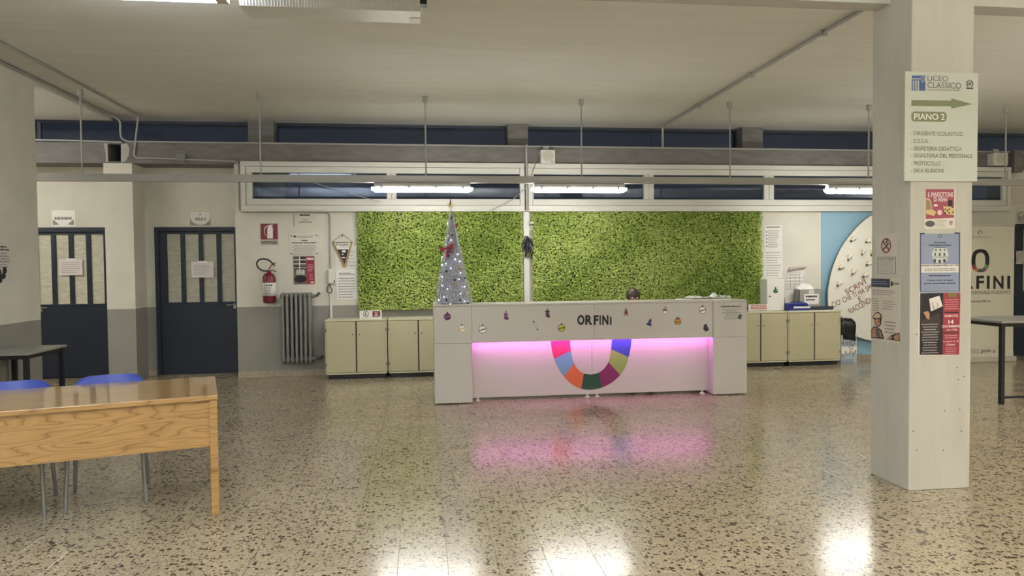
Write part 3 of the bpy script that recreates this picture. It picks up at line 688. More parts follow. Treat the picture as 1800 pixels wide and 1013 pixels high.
sticker(FBd, (962, 552), stocking('purple', 'black'), 'dark purple stocking sticker'); sticker(FBd, (987, 577), bauble('yellow', 'black', 'black'), 'yellow and black bauble sticker')
sticker(FBd, (1100.5, 549), bell('purple', 'gold'), 'purple bell sticker'); sticker(FBd, (1142, 567), bell('blue', 'black', -.35), 'blue bell sticker'); sticker(FBd, (1168.7, 546), lantern, 'white lantern sticker')
sticker(FBd, (1191.5, 565), pot, 'orange striped bauble sticker'); sticker(FBd, (1235, 545.5), bauble('white', 'black', 'black', 6.2), 'white bauble sticker near the right end'); sticker(FBd, (1241, 576), mitten, 'black mitten sticker'); sticker(FDk, (1300.5, 557), sprig, 'dark green sprig sticker')

# tinsel tree standing on the left end of the desk
TX, TY, TZ = .345, 8.0, ztop+.005
tree = thing('tinsel_tree', 'silver tinsel cone tree with white lights, gold star and red bow on the desk', 'christmas tree', (TX, TY, TZ))
TH, TR = 1.05, .205
lean = lambda h: -.018*h/TH
def cone_pt(h, a, k_=1.): r = TR*(1-h/TH)*k_+.012; return Vector((TX+lean(h)+r*math.cos(a), TY+r*math.sin(a), TZ+h))
MB().lathe((TX, TY, TZ), [(TR*.86, .0), (TR*.86, .01), (.012, TH-.02)], 24).build('core', mat('tinsel_core', '#a3a4ad', .6, var=.75, scale=110), tree)
fw = MB()
for j in range(4):
    a = math.pi/4+j*math.pi/2; fw.tube([cone_pt(0, a, 1.03), cone_pt(TH*.98, a, 1.03)], .003, 5)
for h in (.01, .28, .52, .72, .88): fw.tube([cone_pt(h, a*math.pi/12, 1.0) for a in range(24)], .0025, 4, closed=True)
fw.build('wire_frame', METAL, tree)
SIL = mat('silver_tinsel', '#c9cad4', .35, metal=.5); 
ti = MB()
for i in range(5200):
    h = TH*(1-math.sqrt(random.random()))*.99; a = random.random()*2*math.pi; c = cone_pt(h, a, random.uniform(.86, 1.05)); q = random.random()*6.3; l = random.uniform(.007, .017)
    d = Vector((math.cos(q)*math.sin(a), -math.cos(q)*math.cos(a), math.sin(q)))*l+Vector((math.cos(a), math.sin(a), .2))*random.uniform(-.006, .009); n_ = Vector((random.uniform(-1, 1), random.uniform(-1, 1), random.uniform(-1, 1))).normalized()*.0022
    ti.add([c-d, c-d*.1+n_, c+d, c-n_], [(0, 1, 2, 3)])
o = ti.build('tinsel', SIL, tree, flip=False); o['kind'] = 'stuff'
FT = Fr('Y', TY-.1)
LED = emit('white_fairy_light', (.72, .8, 1.0), 9.0)
for (x, y) in ((787, 392), (792.5, 422), (804.5, 447), (777, 452), (808, 460), (777.5, 466), (784, 463.5), (792, 472), (809.5, 480), (777, 487), (806.5, 491), (776, 501), (786, 508), (816, 504), (809, 516), (780, 522), (816, 529), (791, 534), (800, 456), (771, 527)):
    u_, v_ = FT.pt(x, y); h = v_-TZ; dx = u_-TX-lean(h); r = TR*(1-max(h, 0)/TH)+.014
    if abs(dx) > r: dx = math.copysign(r*.97, dx)
    MB().ball((TX+lean(h)+dx, TY-math.sqrt(max(r*r-dx*dx, 0)), TZ+h), .0056, sub=1).build('fairy_light', LED, tree)
for (x, y, c) in ((794, 382, 'black'), (811, 450, 'gold'), (810, 472, 'gold'), (785, 477, 'black'), (799, 492, 'black'), (817, 489, 'black'), (798, 499, 'gold'), (808, 527, 'black'), (784, 527, 'black'), (822, 533, 'black'), (789, 450, 'black'), (795, 413, 'black')):
    u_, v_ = FT.pt(x, y); h = v_-TZ; dx = u_-TX-lean(h); r = TR*(1-max(h, 0)/TH)+.012; dx = max(-r*.95, min(r*.95, dx))
    MB().ball((TX+lean(h)+dx, TY-math.sqrt(max(r*r-dx*dx, 0)), TZ+h), .014, sub=1).build('bauble', C_[c], tree)
st = MB(); fs_ = Fr('Y', TY-.02); cu_, cv_ = TX+lean(TH)+.0, TZ+TH+.045
pts = [(cu_+(.046 if i % 2 == 0 else .020)*math.sin(i*math.pi/5), cv_+(.046 if i % 2 == 0 else .020)*math.cos(i*math.pi/5)) for i in range(10)]
st.poly(fs_, pts, -.008, .008); st.tube([(cu_, TY-.02, TZ+TH-.05), (cu_, TY-.02, cv_-.03)], .004, 6)
st.build('star', mat('gold_star', '#ead79a', .4, metal=.0), tree); 
MB().tube([(cu_-.012, TY-.035, cv_-.0), (cu_-.002, TY-.035, cv_+.075)], .005, 6).build('star_wire', BLACK, tree)
def bow(px, s, rot, name='bow', m=None):
    u_, v_ = FT.pt(*px); h = v_-TZ; dx = u_-TX-lean(h); r = TR*(1-max(h, 0)/TH)+.02; dx = max(-r, min(r, dx)); y = TY-math.sqrt(max(r*r-dx*dx, 0))-.012; f = Fr('Y', y); u_ = TX+lean(h)+dx; b = MB(); c, n = math.cos(rot), math.sin(rot)
    R = lambda P: [(u_+(c*p-n*q_)*s, v_+(n*p+c*q_)*s) for p, q_ in P]
    b.poly(f, R([(0, 0), (-1, .55), (-1.15, 0), (-1, -.5)]), -.01, .012); b.poly(f, R([(0, 0), (1, .5), (1.1, -.05), (.95, -.5)]), -.01, .012); b.disc(f, u_, v_, .22*s, -.012, .016, n=10)
    b.poly(f, R([(0, 0), (-.75, -1.35), (-.25, -1.5)]), -.008, .008); b.poly(f, R([(0, 0), (.35, -1.0), (.75, -.85)]), -.008, .008)
    return b.build(name, m or mat('red_ribbon', '#8f1730', .55), tree)
bow((786, 436), .068, .35); bow((804.5, 394), .026, .2, m=mat('red_bright', '#b03a34', .5))

# papers lying at the right end of the desk
pp = mark(MB().box(2.93, 3.52, 7.77, 8.0, ztop, ztop+.012, bev=.002).build('paper_stack', PAPER), 'flat stack of white papers on the right end of the desk', 'papers')
cr = MB(); N_ = 16
gx = [[Vector((3.03+.5*i/N_, 7.8+.2*j/6, ztop+.022+.02*math.sin(i*.5)*math.sin(j*.9)**2+(.055*math.exp(-((i-10.5)/1.5)**2-((j-3)/2.5)**2)) + .006*((i*7+j*3) % 3))) for j in range(7)] for i in range(N_+1)]
cr.add([p for r_ in gx for p in r_], [[i*7+j, (i+1)*7+j, (i+1)*7+j+1, i*7+j+1] for i in range(N_) for j in range(6)], smooth=False)
mark(cr.build('crumpled_sheet', mat('clear_sleeve', '#d9dcd4', .25)), 'crumpled pale plastic sheet lying on the papers at the desk end', 'sheet')

# ------------------------------------------------------------------ person and chair behind the desk
def skin_mesh(vs, es, rs, sub=2):
    me = bpy.data.meshes.new('sk'); me.from_pydata([tuple(v) for v in vs], es, []); o = bpy.data.objects.new('sk', me); col.objects.link(o)
    md = o.modifiers.new('s', 'SKIN'); md.use_smooth_shade = True
    for i, d in enumerate(me.skin_vertices[0].data): d.radius = rs[i] if isinstance(rs[i], tuple) else (rs[i], rs[i]); d.use_root = (i == 0)
    sb = o.modifiers.new('b', 'SUBSURF'); sb.levels = sub; sb.render_levels = sub
    bpy.context.view_layer.update(); dg = bpy.context.evaluated_depsgraph_get()
    m2 = bpy.data.meshes.new_from_object(o.evaluated_get(dg)); V = [v.co.copy() for v in m2.vertices]; Fc = [list(p.vertices) for p in m2.polygons]
    bpy.data.objects.remove(o); bpy.data.meshes.remove(m2); return V, Fc
HX, HY = 2.643, 8.72
per = thing('person', 'seated person with short brown hair behind the reception desk, only the bowed head top showing', 'person', (HX, HY, 0))
P = {}
def J(n, x, y, z, r): P[n] = (Vector((HX+x, HY+y, z)), r)
J('pel', 0, .16, .53, (.15, .12)); J('waist', 0, .15, .66, (.13, .1)); J('chest', 0, .11, .83, (.15, .11)); J('neckb', 0, .06, .96, .06); J('neck', 0, .03, 1.02, .052); J('head0', 0, -.0, 1.07, (.068, .075)); J('head1', 0, -.01, 1.13, (.072, .085))
for s, n in ((-1, 'l'), (1, 'r')):
    J('sh'+n, .17*s, .1, .93, .058); J('el'+n, .25*s, -.04, .76, .042); J('wr'+n, .15*s, -.26, .79, .028); J('pa'+n, .12*s, -.33, .785, (.038, .018))
    J('hip'+n, .09*s, .14, .5, .085); J('kn'+n, .12*s, -.28, .48, .06); J('an'+n, .12*s, -.24, .09, .042); J('to'+n, .13*s, -.38, .045, (.04, .03))
    for f_, (dx, l) in enumerate(((-.028, .06), (-.010, .07), (.010, .066), (.027, .052))):
        J('f%da%s' % (f_, n), .12*s+dx*s, -.36, .785, .0095); J('f%db%s' % (f_, n), .12*s+dx*1.15*s, -.36-l*.55, .788, .0085); J('f%dc%s' % (f_, n), .12*s+dx*1.2*s, -.36-l, .772, .0075)
    J('t0'+n, .085*s, -.315, .785, .011); J('t1'+n, .06*s, -.35, .782, .0095); J('t2'+n, .055*s, -.375, .776, .008)
names = list(P); ix = {n: i for i, n in enumerate(names)}
ED = [('pel', 'waist'), ('waist', 'chest'), ('chest', 'neckb'), ('neckb', 'neck'), ('neck', 'head0'), ('head0', 'head1')]
for n in 'lr':
    ED += [('chest', 'sh'+n), ('sh'+n, 'el'+n), ('el'+n, 'wr'+n), ('wr'+n, 'pa'+n), ('pel', 'hip'+n), ('hip'+n, 'kn'+n), ('kn'+n, 'an'+n), ('an'+n, 'to'+n), ('pa'+n, 't0'+n), ('t0'+n, 't1'+n), ('t1'+n, 't2'+n)]
    for f_ in range(4): ED += [('pa'+n, 'f%da%s' % (f_, n)), ('f%da%s' % (f_, n), 'f%db%s' % (f_, n)), ('f%db%s' % (f_, n), 'f%dc%s' % (f_, n))]
V, Fc = skin_mesh([P[n][0] for n in names], [(ix[a], ix[b]) for a, b in ED], [P[n][1] for n in names])
SKIN = mat('skin', '#b98a72', .55)
# face: bowed forward; nose, brow and chin drawn out of the head surface
face_c = Vector((HX, HY-.01, 1.105)); fd = Vector((0, -.86, -.5)).normalized(); fu = Vector((0, -.5, .86)).normalized()
for v in V:
    q_ = v-face_c
    if q_.length < .14 and v.z > 1.0:
        a, b, c = q_.x, q_.dot(fu), q_.dot(fd)
        if c > .02:
            v += fd*(.022*math.exp(-(a/.012)**2-((b+.012)/.022)**2)+.008*math.exp(-(a/.03)**2-((b+.07)/.02)**2)-.008*(math.exp(-((abs(a)-.03)/.013)**2-((b-.012)/.012)**2)))
b_ = MB(); b_.add(V, Fc, None, True); b_.build('body', SKIN, per)
hd = MB()
for s in (-1, 1): hd.ball(face_c+Vector((s*.03, 0, 0))+fd*.068+fu*.012, .011, sub=1)
hd.build('eyes', mat('eye_white', '#e3ded8', .3), per)
hr = MB(); bm = bmesh.new(); bmesh.ops.create_icosphere(bm, subdivisions=4, radius=1)
hv = []; hc = Vector((HX, HY+.005, 1.115))
for v in bm.verts:
    n_ = v.co; a = math.atan2(n_.x, n_.y); strand = .0035*math.sin(a*34+3*math.sin(a*5))
    q_ = hc+Vector((n_.x*.083, n_.y*.098, n_.z*.093)); q_ += n_*(strand+.004*math.sin(9*n_.x+4)*math.sin(7*n_.y))
    hv.append(q_)
keep = [f for f in bm.faces if not (sum((hv[v.index]-face_c).dot(fd) for v in f.verts)/3 > .035 and sum((hv[v.index]-face_c).dot(fu) for v in f.verts)/3 < .022)]
hr.add(hv, [[v.index for v in f.verts] for f in keep], None, True); bm.free()
hr.build('hair', mat('brown_hair', '#4a3c34', .45, var=.6, scale=40, stretch=(3, .6, .6)), per)
def cloth(nm, sel, grow, m):
    ns = [n for n in names if n in sel]; V, Fc = skin_mesh([P[n][0] for n in ns], [(ns.index(a), ns.index(b)) for a, b in ED if a in ns and b in ns], [tuple(q_+grow for q_ in P[n][1]) if isinstance(P[n][1], tuple) else P[n][1]+grow for n in ns])
    c = MB(); c.add(V, Fc, None, True); c.build(nm, m, per)
cloth('sweater', {'waist', 'chest', 'neckb', 'shl', 'shr', 'ell', 'elr', 'wrl', 'wrr'}, .012, mat('dark_wool', '#2d2f38', .9))
cloth('trousers', {'pel', 'hipl', 'hipr', 'knl', 'knr', 'anl', 'anr'}, .012, mat('dark_denim', '#262c3a', .85))
cloth('shoe', {'anl', 'tol'}, .01, BLACK); cloth('shoe', {'anr', 'tor'}, .01, BLACK)
oc = thing('office_chair', 'dark swivel chair under the seated person behind the desk', 'chair', (HX, HY+.14, 0))
MB().box(HX-.22, HX+.22, HY-.06, HY+.36, .335, .385, bev=.02).build('seat', BLACK, oc); MB().box(HX-.2, HX+.2, HY+.38, HY+.42, .5, .9, bev=.02).build('backrest', BLACK, oc)
MB().tube([(HX, HY+.15, .08), (HX, HY+.15, .34)], .025).build('column', METAL, oc); MB().box(HX-.03, HX+.03, HY+.33, HY+.42, .335, .52).build('back_bracket', BLACK, oc)
for i in range(5):
    a = i*2*math.pi/5+.3; e_ = Vector((HX+.27*math.cos(a), HY+.15+.27*math.sin(a), .06)); sp_ = MB().tube([(HX, HY+.15, .09), e_], .016, 6).build('base_arm', BLACK, oc); MB().ball(e_-Vector((0, 0, .032)), .028, sub=1).build('castor', BLACK, sp_)

# ------------------------------------------------------------------ cabinets
CY0, CY1, CZ = 9.7, YW-.02, .80
def cabinet(x0, label):
    wd = .812; x1 = x0+wd
    t = thing('cabinet', label, 'cabinet', (x0+wd/2, (CY0+CY1)/2, 0), group='cream cabinets along the back wall')
    MB().box(x0+.03, x1-.03, CY0+.04, CY1, 0, .065).build('plinth', BLACK, t)
    c = MB(); c.box(x0, x1, CY0+.018, CY1, .065, CZ-.02); c.box(x0, x0+.012, CY0, CY0+.02, .065, CZ-.02); c.box(x1-.012, x1, CY0, CY0+.02, .065, CZ-.02); c.box(x0, x1, CY0, CY0+.02, .065, .085)
    c.build('carcass', CABF, t); MB().box(x0-.002, x1+.002, CY0-.006, CY1, CZ-.022, CZ, bev=.003).build('cabinet_top', CABF, t)
    xm = x0+wd/2
    MB().box(xm-.0085, xm+.0085, CY0+.008, CY0+.0175, .086, CZ-.024).build('gap_shade', mat('gap_shade_brown', '#2e2a20', .8), t)  # dark strip painted in for the shade between the two doors
    for a, b, kx, hx in ((x0+.016, xm-.009, xm-.045, x0+.012), (xm+.009, x1-.016, xm+.045, x1-.012)):
        d = MB().box(a, b, CY0-.004, CY0+.014, .09, CZ-.028, bev=.002).build('door', CAB, t)
        MB().lathe((kx, CY0-.004, .6), [(.009, -.006), (.009, .004), (.006, .006)], 10, axis='Y').build('lock_knob', DINK, d)
        for z in (.2, .66): MB().box(hx-.005, hx+.005, CY0-.008, CY0+.004, z-.02, z+.02).build('hinge', DINK, d)
    return t
cA = cabinet(-1.296, 'cream two-door cabinet left of the desk, below the intercom, with its full front in view')
cabinet(-.468, 'cream two-door cabinet partly hidden behind the left end of the desk')
cabinet(4.424, 'cream two-door cabinet partly behind the right desk end, under the first-aid box')
cabinet(5.25, 'cream two-door cabinet at the right end of the row, beside the bin')

# things standing on the cabinets
FC0 = Fr('Y', 9.76)
u0, v0, u1, v1 = FC0.box(632, 543, 671, 557); 
s = thing('notice_stand', 'small white notice with prohibition circle and red panel on the left cabinet', 'sign', ((u0+u1)/2, 9.76, CZ))
MB().rect(FC0, u0, CZ, u1, CZ+.115, -.004, 0).build('board', PAPER, s); MB().box(u0+.02, u1-.02, 9.764, 9.85, CZ, CZ+.006).build('stand_foot', PAPER, s)
m = MB(); c_ = (u0+.085, CZ+.066); m.ring(FC0, *c_, .034, .041, 0, .002, n=20); m.poly(FC0, [(c_[0]-.02, c_[1]-.02), (c_[0]-.006, c_[1]-.024), (c_[0]+.004, c_[1]+.03), (c_[0]-.006, c_[1]+.03)], 0, .002); m.poly(FC0, [(c_[0]-.002, c_[1]+.004), (c_[0]+.024, c_[1]-.022), (c_[0]+.015, c_[1]-.026), (c_[0]-.006, c_[1]-.004)], 0, .002); m.build('prohibition_mark', DINK, s)
MB().rect(FC0, u0+.17, CZ+.03, u1-.02, CZ+.105, 0, .0015).build('red_panel', MAROON, s); text('Vietato', FC0, None, WHITEINK, s, .003, .02, uv=(u0+.2, CZ+.073, u1-.055, CZ+.093)); lines(FC0, None, 1, WHITEINK, s, .003, .7, 0., uv=(u0+.2, CZ+.04, u1-.05, CZ+.062)); lines(FC0, None, 1, GREYINK, s, .002, .5, .1, uv=(u0+.02, CZ+.012, u1-.02, CZ+.022))
u0, v0, u1, v1 = FC0.box(1316, 532, 1351, 545)
s = thing('notice_stand', 'white notice with red lines on the cabinet behind the right desk end', 'sign', ((u0+u1)/2, 9.76, CZ)); MB().rect(FC0, u0, CZ, u1, CZ+.105, -.004, 0).build('board', PAPER, s); MB().box(u0+.02, u1-.02, 9.764, 9.85, CZ, CZ+.006).build('stand_foot', PAPER, s)
lines(FC0, None, 3, mat('red_print', '#b0604f', .6), s, .002, .6, .08, uv=(u0+.03, CZ+.03, u1-.02, CZ+.1)); MB().rect(FC0, u0+.0, CZ+.008, u1-.02, CZ+.014, 0, .002).build('black_rule', INK, s)
# first-aid box
FA = Fr('Y', 9.86); u0, v0, u1, v1 = FA.box(1348, 491, 1379, 545)
s = thing('first_aid_box', 'white metal first-aid box with green emblem on the cabinet', 'first-aid box', ((u0+u1)/2, 10.0, CZ))
MB().box(u0, u1, 9.872, YW-.005, CZ, v1, bev=.003).build('case', PAPER, s); MB().box(u0+.004, u1-.004, 9.86, 9.871, CZ+.006, v1-.006, bev=.002).build('lid', PAPER, s)
GRN = mat('emblem_green', '#14663f', .5); cu_, cv_ = (u0+u1)/2+.0, CZ+(v1-CZ)*.66
m = MB(); m.ring(FA, cu_, cv_-.006, .012, .042, 0, .002, n=18, a0=math.pi*1.05, a1=math.pi*1.95); m.rect(FA, cu_-.012, cv_-.03, cu_+.008, cv_+.045, 0, .0022); m.poly(FA, [(cu_-.04, cv_-.012), (cu_-.016, cv_+.018), (cu_-.012, cv_-.004)], 0, .002); m.poly(FA, [(cu_+.012, cv_+.016), (cu_+.04, cv_+.01), (cu_+.014, cv_-.008)], 0, .002); m.build('emblem', GRN, s)
MB().lathe((u0+.045, 9.86, CZ+(v1-CZ)*.46), [(.01, 0), (.01, .008), (.006, .012)], 10, axis='Y').build('lock_knob', INK, s)
# grey donation-style carton with a hand lettered card
FG = Fr('Y', 9.93); u0, v0, u1, v1 = FG.box(1405, 509, 1445, 545)
s = thing('grey_box', 'grey open box with a hand-lettered white card on the right cabinet', 'box', ((u0+u1)/2, 10.0, CZ))
GB = mat('grey_carton', '#96958f', .6); m = MB(); m.box(u0, u1, 9.93, 9.936, CZ, v1); m.box(u0, u1, 10.08, 10.086, CZ, v1); m.box(u0, u0+.006, 9.93, 10.086, CZ, v1); m.box(u1-.006, u1, 9.93, 10.086, CZ, v1); m.box(u0, u1, 9.93, 10.086, CZ, CZ+.006); m.build('carton', GB, s)
a = FG.box(1413.5, 517, 1439, 535); MB().rect(FG, *a, 0, .003).build('card', PAPER, s); MB().rect(FG, *FG.box(1422, 510, 1431, 517), 0, .002).build('tape', PAPER2, s)
lines(FG, (1416, 519, 1436.5, 523.5), 1, INK, s, .005, .7, 0.); lines(FG, (1416, 525.5, 1433, 529), 1, INK, s, .005, .6, .1)
m = MB(); f = Fr('Y', 10.0); m.add([f.p3(1399, 506), f.p3(1407, 513, .05), f.p3(1428, 508, .05), f.p3(1424, 500), f.p3(1412, 498)], [(0, 1, 2, 3, 4)]); m.add([f.p3(1399, 506, -.01), f.p3(1407, 513, .04), f.p3(1428, 508, .04), f.p3(1424, 500, -.01), f.p3(1412, 498, -.01)], [(4, 3, 2, 1, 0)]); mark(m.build('loose_paper', PAPER, flip=False), 'white loose paper sticking out of the grey box', 'paper')
# blue folder, black folder, loose sheets
f = Fr('Y', 9.78); BLUE = mat('navy_folder', '#1f2a78', .35)
u0, v0, u1, v1 = f.box(1382, 527, 1423, 543); u0 += .02
s = thing('blue_folder', 'dark blue plastic folder tray with white sheets on the right cabinet', 'folder', ((u0+u1)/2, 9.85, CZ))
m = MB(); m.box(u0, u1, 9.75, 9.915, CZ+.004, CZ+.035, bev=.008); m.build('tray', BLUE, s); MB().loft([[(u0+.08, 9.755, CZ+.065), (u1-.03, 9.755, CZ+.06), (u1-.03, 9.91, CZ+.06), (u0+.08, 9.91, CZ+.065)], [(u0+.06, 9.752, CZ+.1), (u1-.05, 9.752, CZ+.11), (u1-.06, 9.9, CZ+.13), (u0+.1, 9.9, CZ+.12)]]).build('cover', BLUE, s)
MB().box(u0+.08, u1-.005, 9.745, 9.91, CZ+.037, CZ+.063, bev=.004).build('sheets', PAPER, s); MB().box(u0, u0+.09, 9.76, 9.91, CZ+.035, CZ+.11, bev=.006).build('side_wall', BLUE, s)
u0, v0, u1, v1 = f.box(1424, 534, 1466, 542); mark(MB().box(u0, u1, 9.79, 9.92, CZ+.008, CZ+.055, bev=.004).build('black_folder', mat('black_folder', '#2b3036', .5)), 'flat black folder on the right cabinet below the card', 'folder')
u0, v0, u1, v1 = f.box(1380, 540, 1462, 545); mark(MB().box(u0+.02, u1, 9.715, 9.78, CZ, CZ+.004).build('loose_sheet', PAPER), 'white sheet lying along the front edge of the right cabinet', 'paper')

# ------------------------------------------------------------------ bin, round board, blue panel
bl = FW.box(1443, 372, 1620, 625)
struct('wall_panel', MB().box(bl[0], 7.9, YW-.006, YW, .08, WZ0-.02), mat('pale_blue_panel', '#8aaec2', .5))
FBn = Fr('Y', 9.86); u0, v0, u1, v1 = FBn.box(1478.5, 592, 1506, 641)
b = thing('recycling_bin', 'pale printed recycling carton lined with a black bag beside the cabinets', 'bin', ((u0+u1)/2, 9.98, 0))
BC = mat('carton_pale', '#a9b4bb', .6)
MB().box(u0, u1, 9.86, 10.03, .0, .42).build('carton', BC, b); text('PLASTICA', FBn, (1480, 600, 1504, 607), DINK, b, .003, .01)
m = MB(); cu_, cv_ = FBn.pt(1496, 611)
for i in range(3): m.ring(FBn, cu_, cv_, .022, .034, 0, .002, n=6, a0=i*2.094, a1=i*2.094+1.5)
m.build('recycling_mark', DINK, b); MB().rect(FBn, u0+.002, .14, u1-.002, .245, 0, .0012).build('picture_band', PAPER, b)
m = MB()
for x, y, a in ((1487, 621, .4), (1494, 620, -.5), (1503, 619, -.4), (1482, 626, .9), (1499, 622, .2)):
    cu_, cv_ = FBn.pt(x, y); c, n = math.cos(a), math.sin(a); m.poly(FBn, [(cu_+c*p-n*q_, cv_+n*p+c*q_) for p, q_ in ((-.012, -.035), (.012, -.035), (.012, .015), (.005, .035), (-.005, .035), (-.012, .015))], 0, .002)
m.build('bottle_pictures', mat('grey_picture', '#8f928e', .6), b); lines(FBn, (1480, 632, 1502, 639), 3, mat('blue_print', '#7488a5', .6), b, .002, .6, .1)
bg = MB(); R = []
for k_, (z, s_) in enumerate(((.33, 1.06), (.38, 1.12), (.46, 1.1), (.55, 1.1), (.62, 1.0), (.66, .8), (.60, .55), (.5, .5))):
    rg = []
    for i in range(28):
        a = 2*math.pi*i/28; cx_, cy_ = (u0+u1)/2, 9.945; q_ = max(abs(math.cos(a)), abs(math.sin(a)))**.65; hw, hd_ = (u1-u0)/2*s_, .085*s_
        rg.append(Vector((cx_+hw*math.cos(a)/q_*(1+.05*math.sin(5*a+k_)), cy_+hd_*math.sin(a)/q_*(1+.05*math.sin(7*a+2*k_)), z+.018*math.sin(3*a+k_)-(.035*(math.cos(a)) if k_ > 3 else .02*math.cos(a)))))
    R.append(rg)
bg.loft(R, None, True, cap=False); bg.build('bag', mat('black_bag', '#101013', .22), b)
FDc = Fr('Y', 10.06)
bd = thing('light_bulb_board', 'big round white board with glued light bulbs and hand lettering by the pillar', 'board', (7.35, 10.06, .0))
el = [(1455, 517), (1456.5, 503), (1462, 476), (1470, 454), (1479, 435.5), (1493, 415), (1512, 394), (1528, 381), (1548, 370.5), (1570, 365)]
L_ = [FDc.pt(*p) for p in el]; lo_ = [FDc.pt(*p) for p in ((1456.5, 545), (1466, 566), (1484, 582), (1507, 592.5), (1526, 598), (1550, 603), (1572, 605))]
ax = FDc.pt(1572, 480)[0]
half = lo_[::-1]+L_; uv = half+[(2*ax-u_, v_) for u_, v_ in half[::-1]]
uv = [(u_, v_) for u_, v_ in uv]
uv = [p for i, p in enumerate(uv) if i == 0 or (abs(p[0]-uv[i-1][0])+abs(p[1]-uv[i-1][1])) > .004]
cv_ = [p for i, p in enumerate(crom(uv, 3)) if i == 0 or True]
if abs(cv_[0][0]-cv_[-1][0]) < .01 and abs(cv_[0][1]-cv_[-1][1]) < .01: cv_ = cv_[:-1]
MB().poly(FDc, cv_, -.006, .008).build('board_panel', mat('white_board', '#dedbd0', .6), bd)
MB().poly(FDc, [((u_-ax)*1.004+ax, (v_-1.2)*1.006+1.2) for u_, v_ in cv_], -.012, -.005).build('board_rim', mat('board_edge', '#3d4a52', .7), bd)
MB().box(ax-.12, ax+.12, 10.075, 10.14, 0, .45).build('board_support', DINK, bd)
BULB = mat('bulb_glass', '#dcdedb', .12, spec=.7); CAPB = mat('bulb_cap', '#4f4436', .4, metal=.7); GLW = mat('amber_paint', '#dcc9a0', .7)
for x, y in ((690, 255), (745, 325), (670, 355), (625, 410), (692, 435), (758, 455), (613, 500), (775, 265), (779, 390), (800, 330), (815, 440)):
    cu_, cv2 = FDc.pt(1280+x/3.165, 340+y/3.165)
    MB().disc(FDc, cu_-.012, cv2+.005, .036, .008, .0095, n=14).build('amber_spot', GLW, bd)
    c = FDc.w(cu_, cv2, .035); ti_ = random.uniform(-.5, .3)
    d = Vector((math.sin(ti_+.9), 0, math.cos(ti_+.9))); B_ = MB()
    B_.tube([c-d*.035, c-d*.015, c+d*.004, c+d*.02, c+d*.035, c+d*.042], [.012, .014, .024, .029, .02, .004], 12)
    o = B_.build('light_bulb', BULB, bd); MB().tube([c-d*.035, c-d*.062], .0125, 10).build('bulb_cap', CAPB, o)
BRN = mat('brown_marker', '#6b2f2c', .6); rt = .36
def hand(t_, cx_, cy_, w_, h_, a_): text(t_, FDc, (cx_-w_/2, cy_-h_/2, cx_+w_/2, cy_+h_/2), BRN, bd, .0095, .004, rot=a_)
hand('SCRIVI', 1503, 504.5, 39, 9.5, .48); hand("CIO' CHE TI HA SPENTO", 1506, 516, 96, 10, .40); hand('E', 1511, 526, 5, 9, .42); hand('RIACCENDI', 1511, 537.5, 43, 10, .46)

# ------------------------------------------------------------------ wall signs and papers, left to right
def plate(px, m, d=.003, parent=None, fr=FW, name='panel', d0=0.): return MB().rect(fr, *fr.box(*px), d0, d).build(name, m, parent)
s = sheet('door_sign', 'shiny laminated sign with worn lettering above the left navy door', 'sign', FR, (91, 370, 132, 398), mat('laminate_bright', '#f4f3ec', .12, spec=.9)); lines(FR, (96, 381, 128, 387), 1, GREYINK, s, .0045, .8, .05); m = MB(); q = FR.box(93, 386, 130, 396)
m.poly(FR, [(q[0], q[3]), (q[0]+(q[2]-q[0])*.3, q[1]+.01), (q[0], q[1])], .003, .0045); m.build('grey_corner', GREYINK, s); m = MB(); m.poly(FR, [(q[2], q[3]), (q[2]-(q[2]-q[0])*.3, q[1]+.01), (q[2], q[1])], .003, .0045); m.build('grey_corner', GREYINK, s)  # grey triangles in the two lower corners of the sign
q = FR.box(334, 373, 370, 396.5); s = sheet('door_sign', 'white sign reading AULA 6 with grey lower corners above the right navy door', 'sign', FR, (334, 373, 370, 396.5), mat('sign_grey', '#8e8d85', .4))
m = MB(); n = 20; c_ = ((q[0]+q[2])/2, q[3]-.062); R_ = (q[2]-q[0])/2*.985
m.poly(FR, [(q[0]+.002, q[3]), (q[0]+.002, c_[1])]+[(c_[0]-R_*math.cos(math.pi*i/n), c_[1]-.118*math.sin(math.pi*i/n)) for i in range(n+1)]+[(q[2]-.002, c_[1]), (q[2]-.002, q[3])], .003, .0045); m.build('white_field', PAPER, s); text('AULA 6', FR, (343, 382, 362, 387.8), INK, s, .006, .02); m = MB(); cu_, cv2 = FR.pt(352, 376.5); m.poly(FR, [(cu_-.025, cv2-.012), (cu_+.025, cv2-.012), (cu_+.004, cv2-.004), (cu_, cv2+.022), (cu_-.004, cv2-.004)], .0045, .006); m.build('emblem', DINK, s)
FDr = Fr('Y', YR-.022)
for px, lab in (((104, 455.5, 145, 484), 'white notice taped across the panes of the left navy door'), ((336.5, 460, 375.5, 488), 'white notice taped across the panes of the right navy door')):
    s = sheet('door_notice', lab, 'notice', FDr, px, mat('pink_white_paper', '#d8d0cf', .6), group='notices on the navy doors'); lines(FDr, (px[0]+4, px[1]+5, px[2]-4, px[3]-3), 6, GREYINK, s, .004, .22, .3); plate(((px[0]+px[2])/2-8, px[1]-1, (px[0]+px[2])/2+8, px[1]+3), mat('clear_tape', '#e9e7e2', .15), .0045, s, FDr, 'tape')
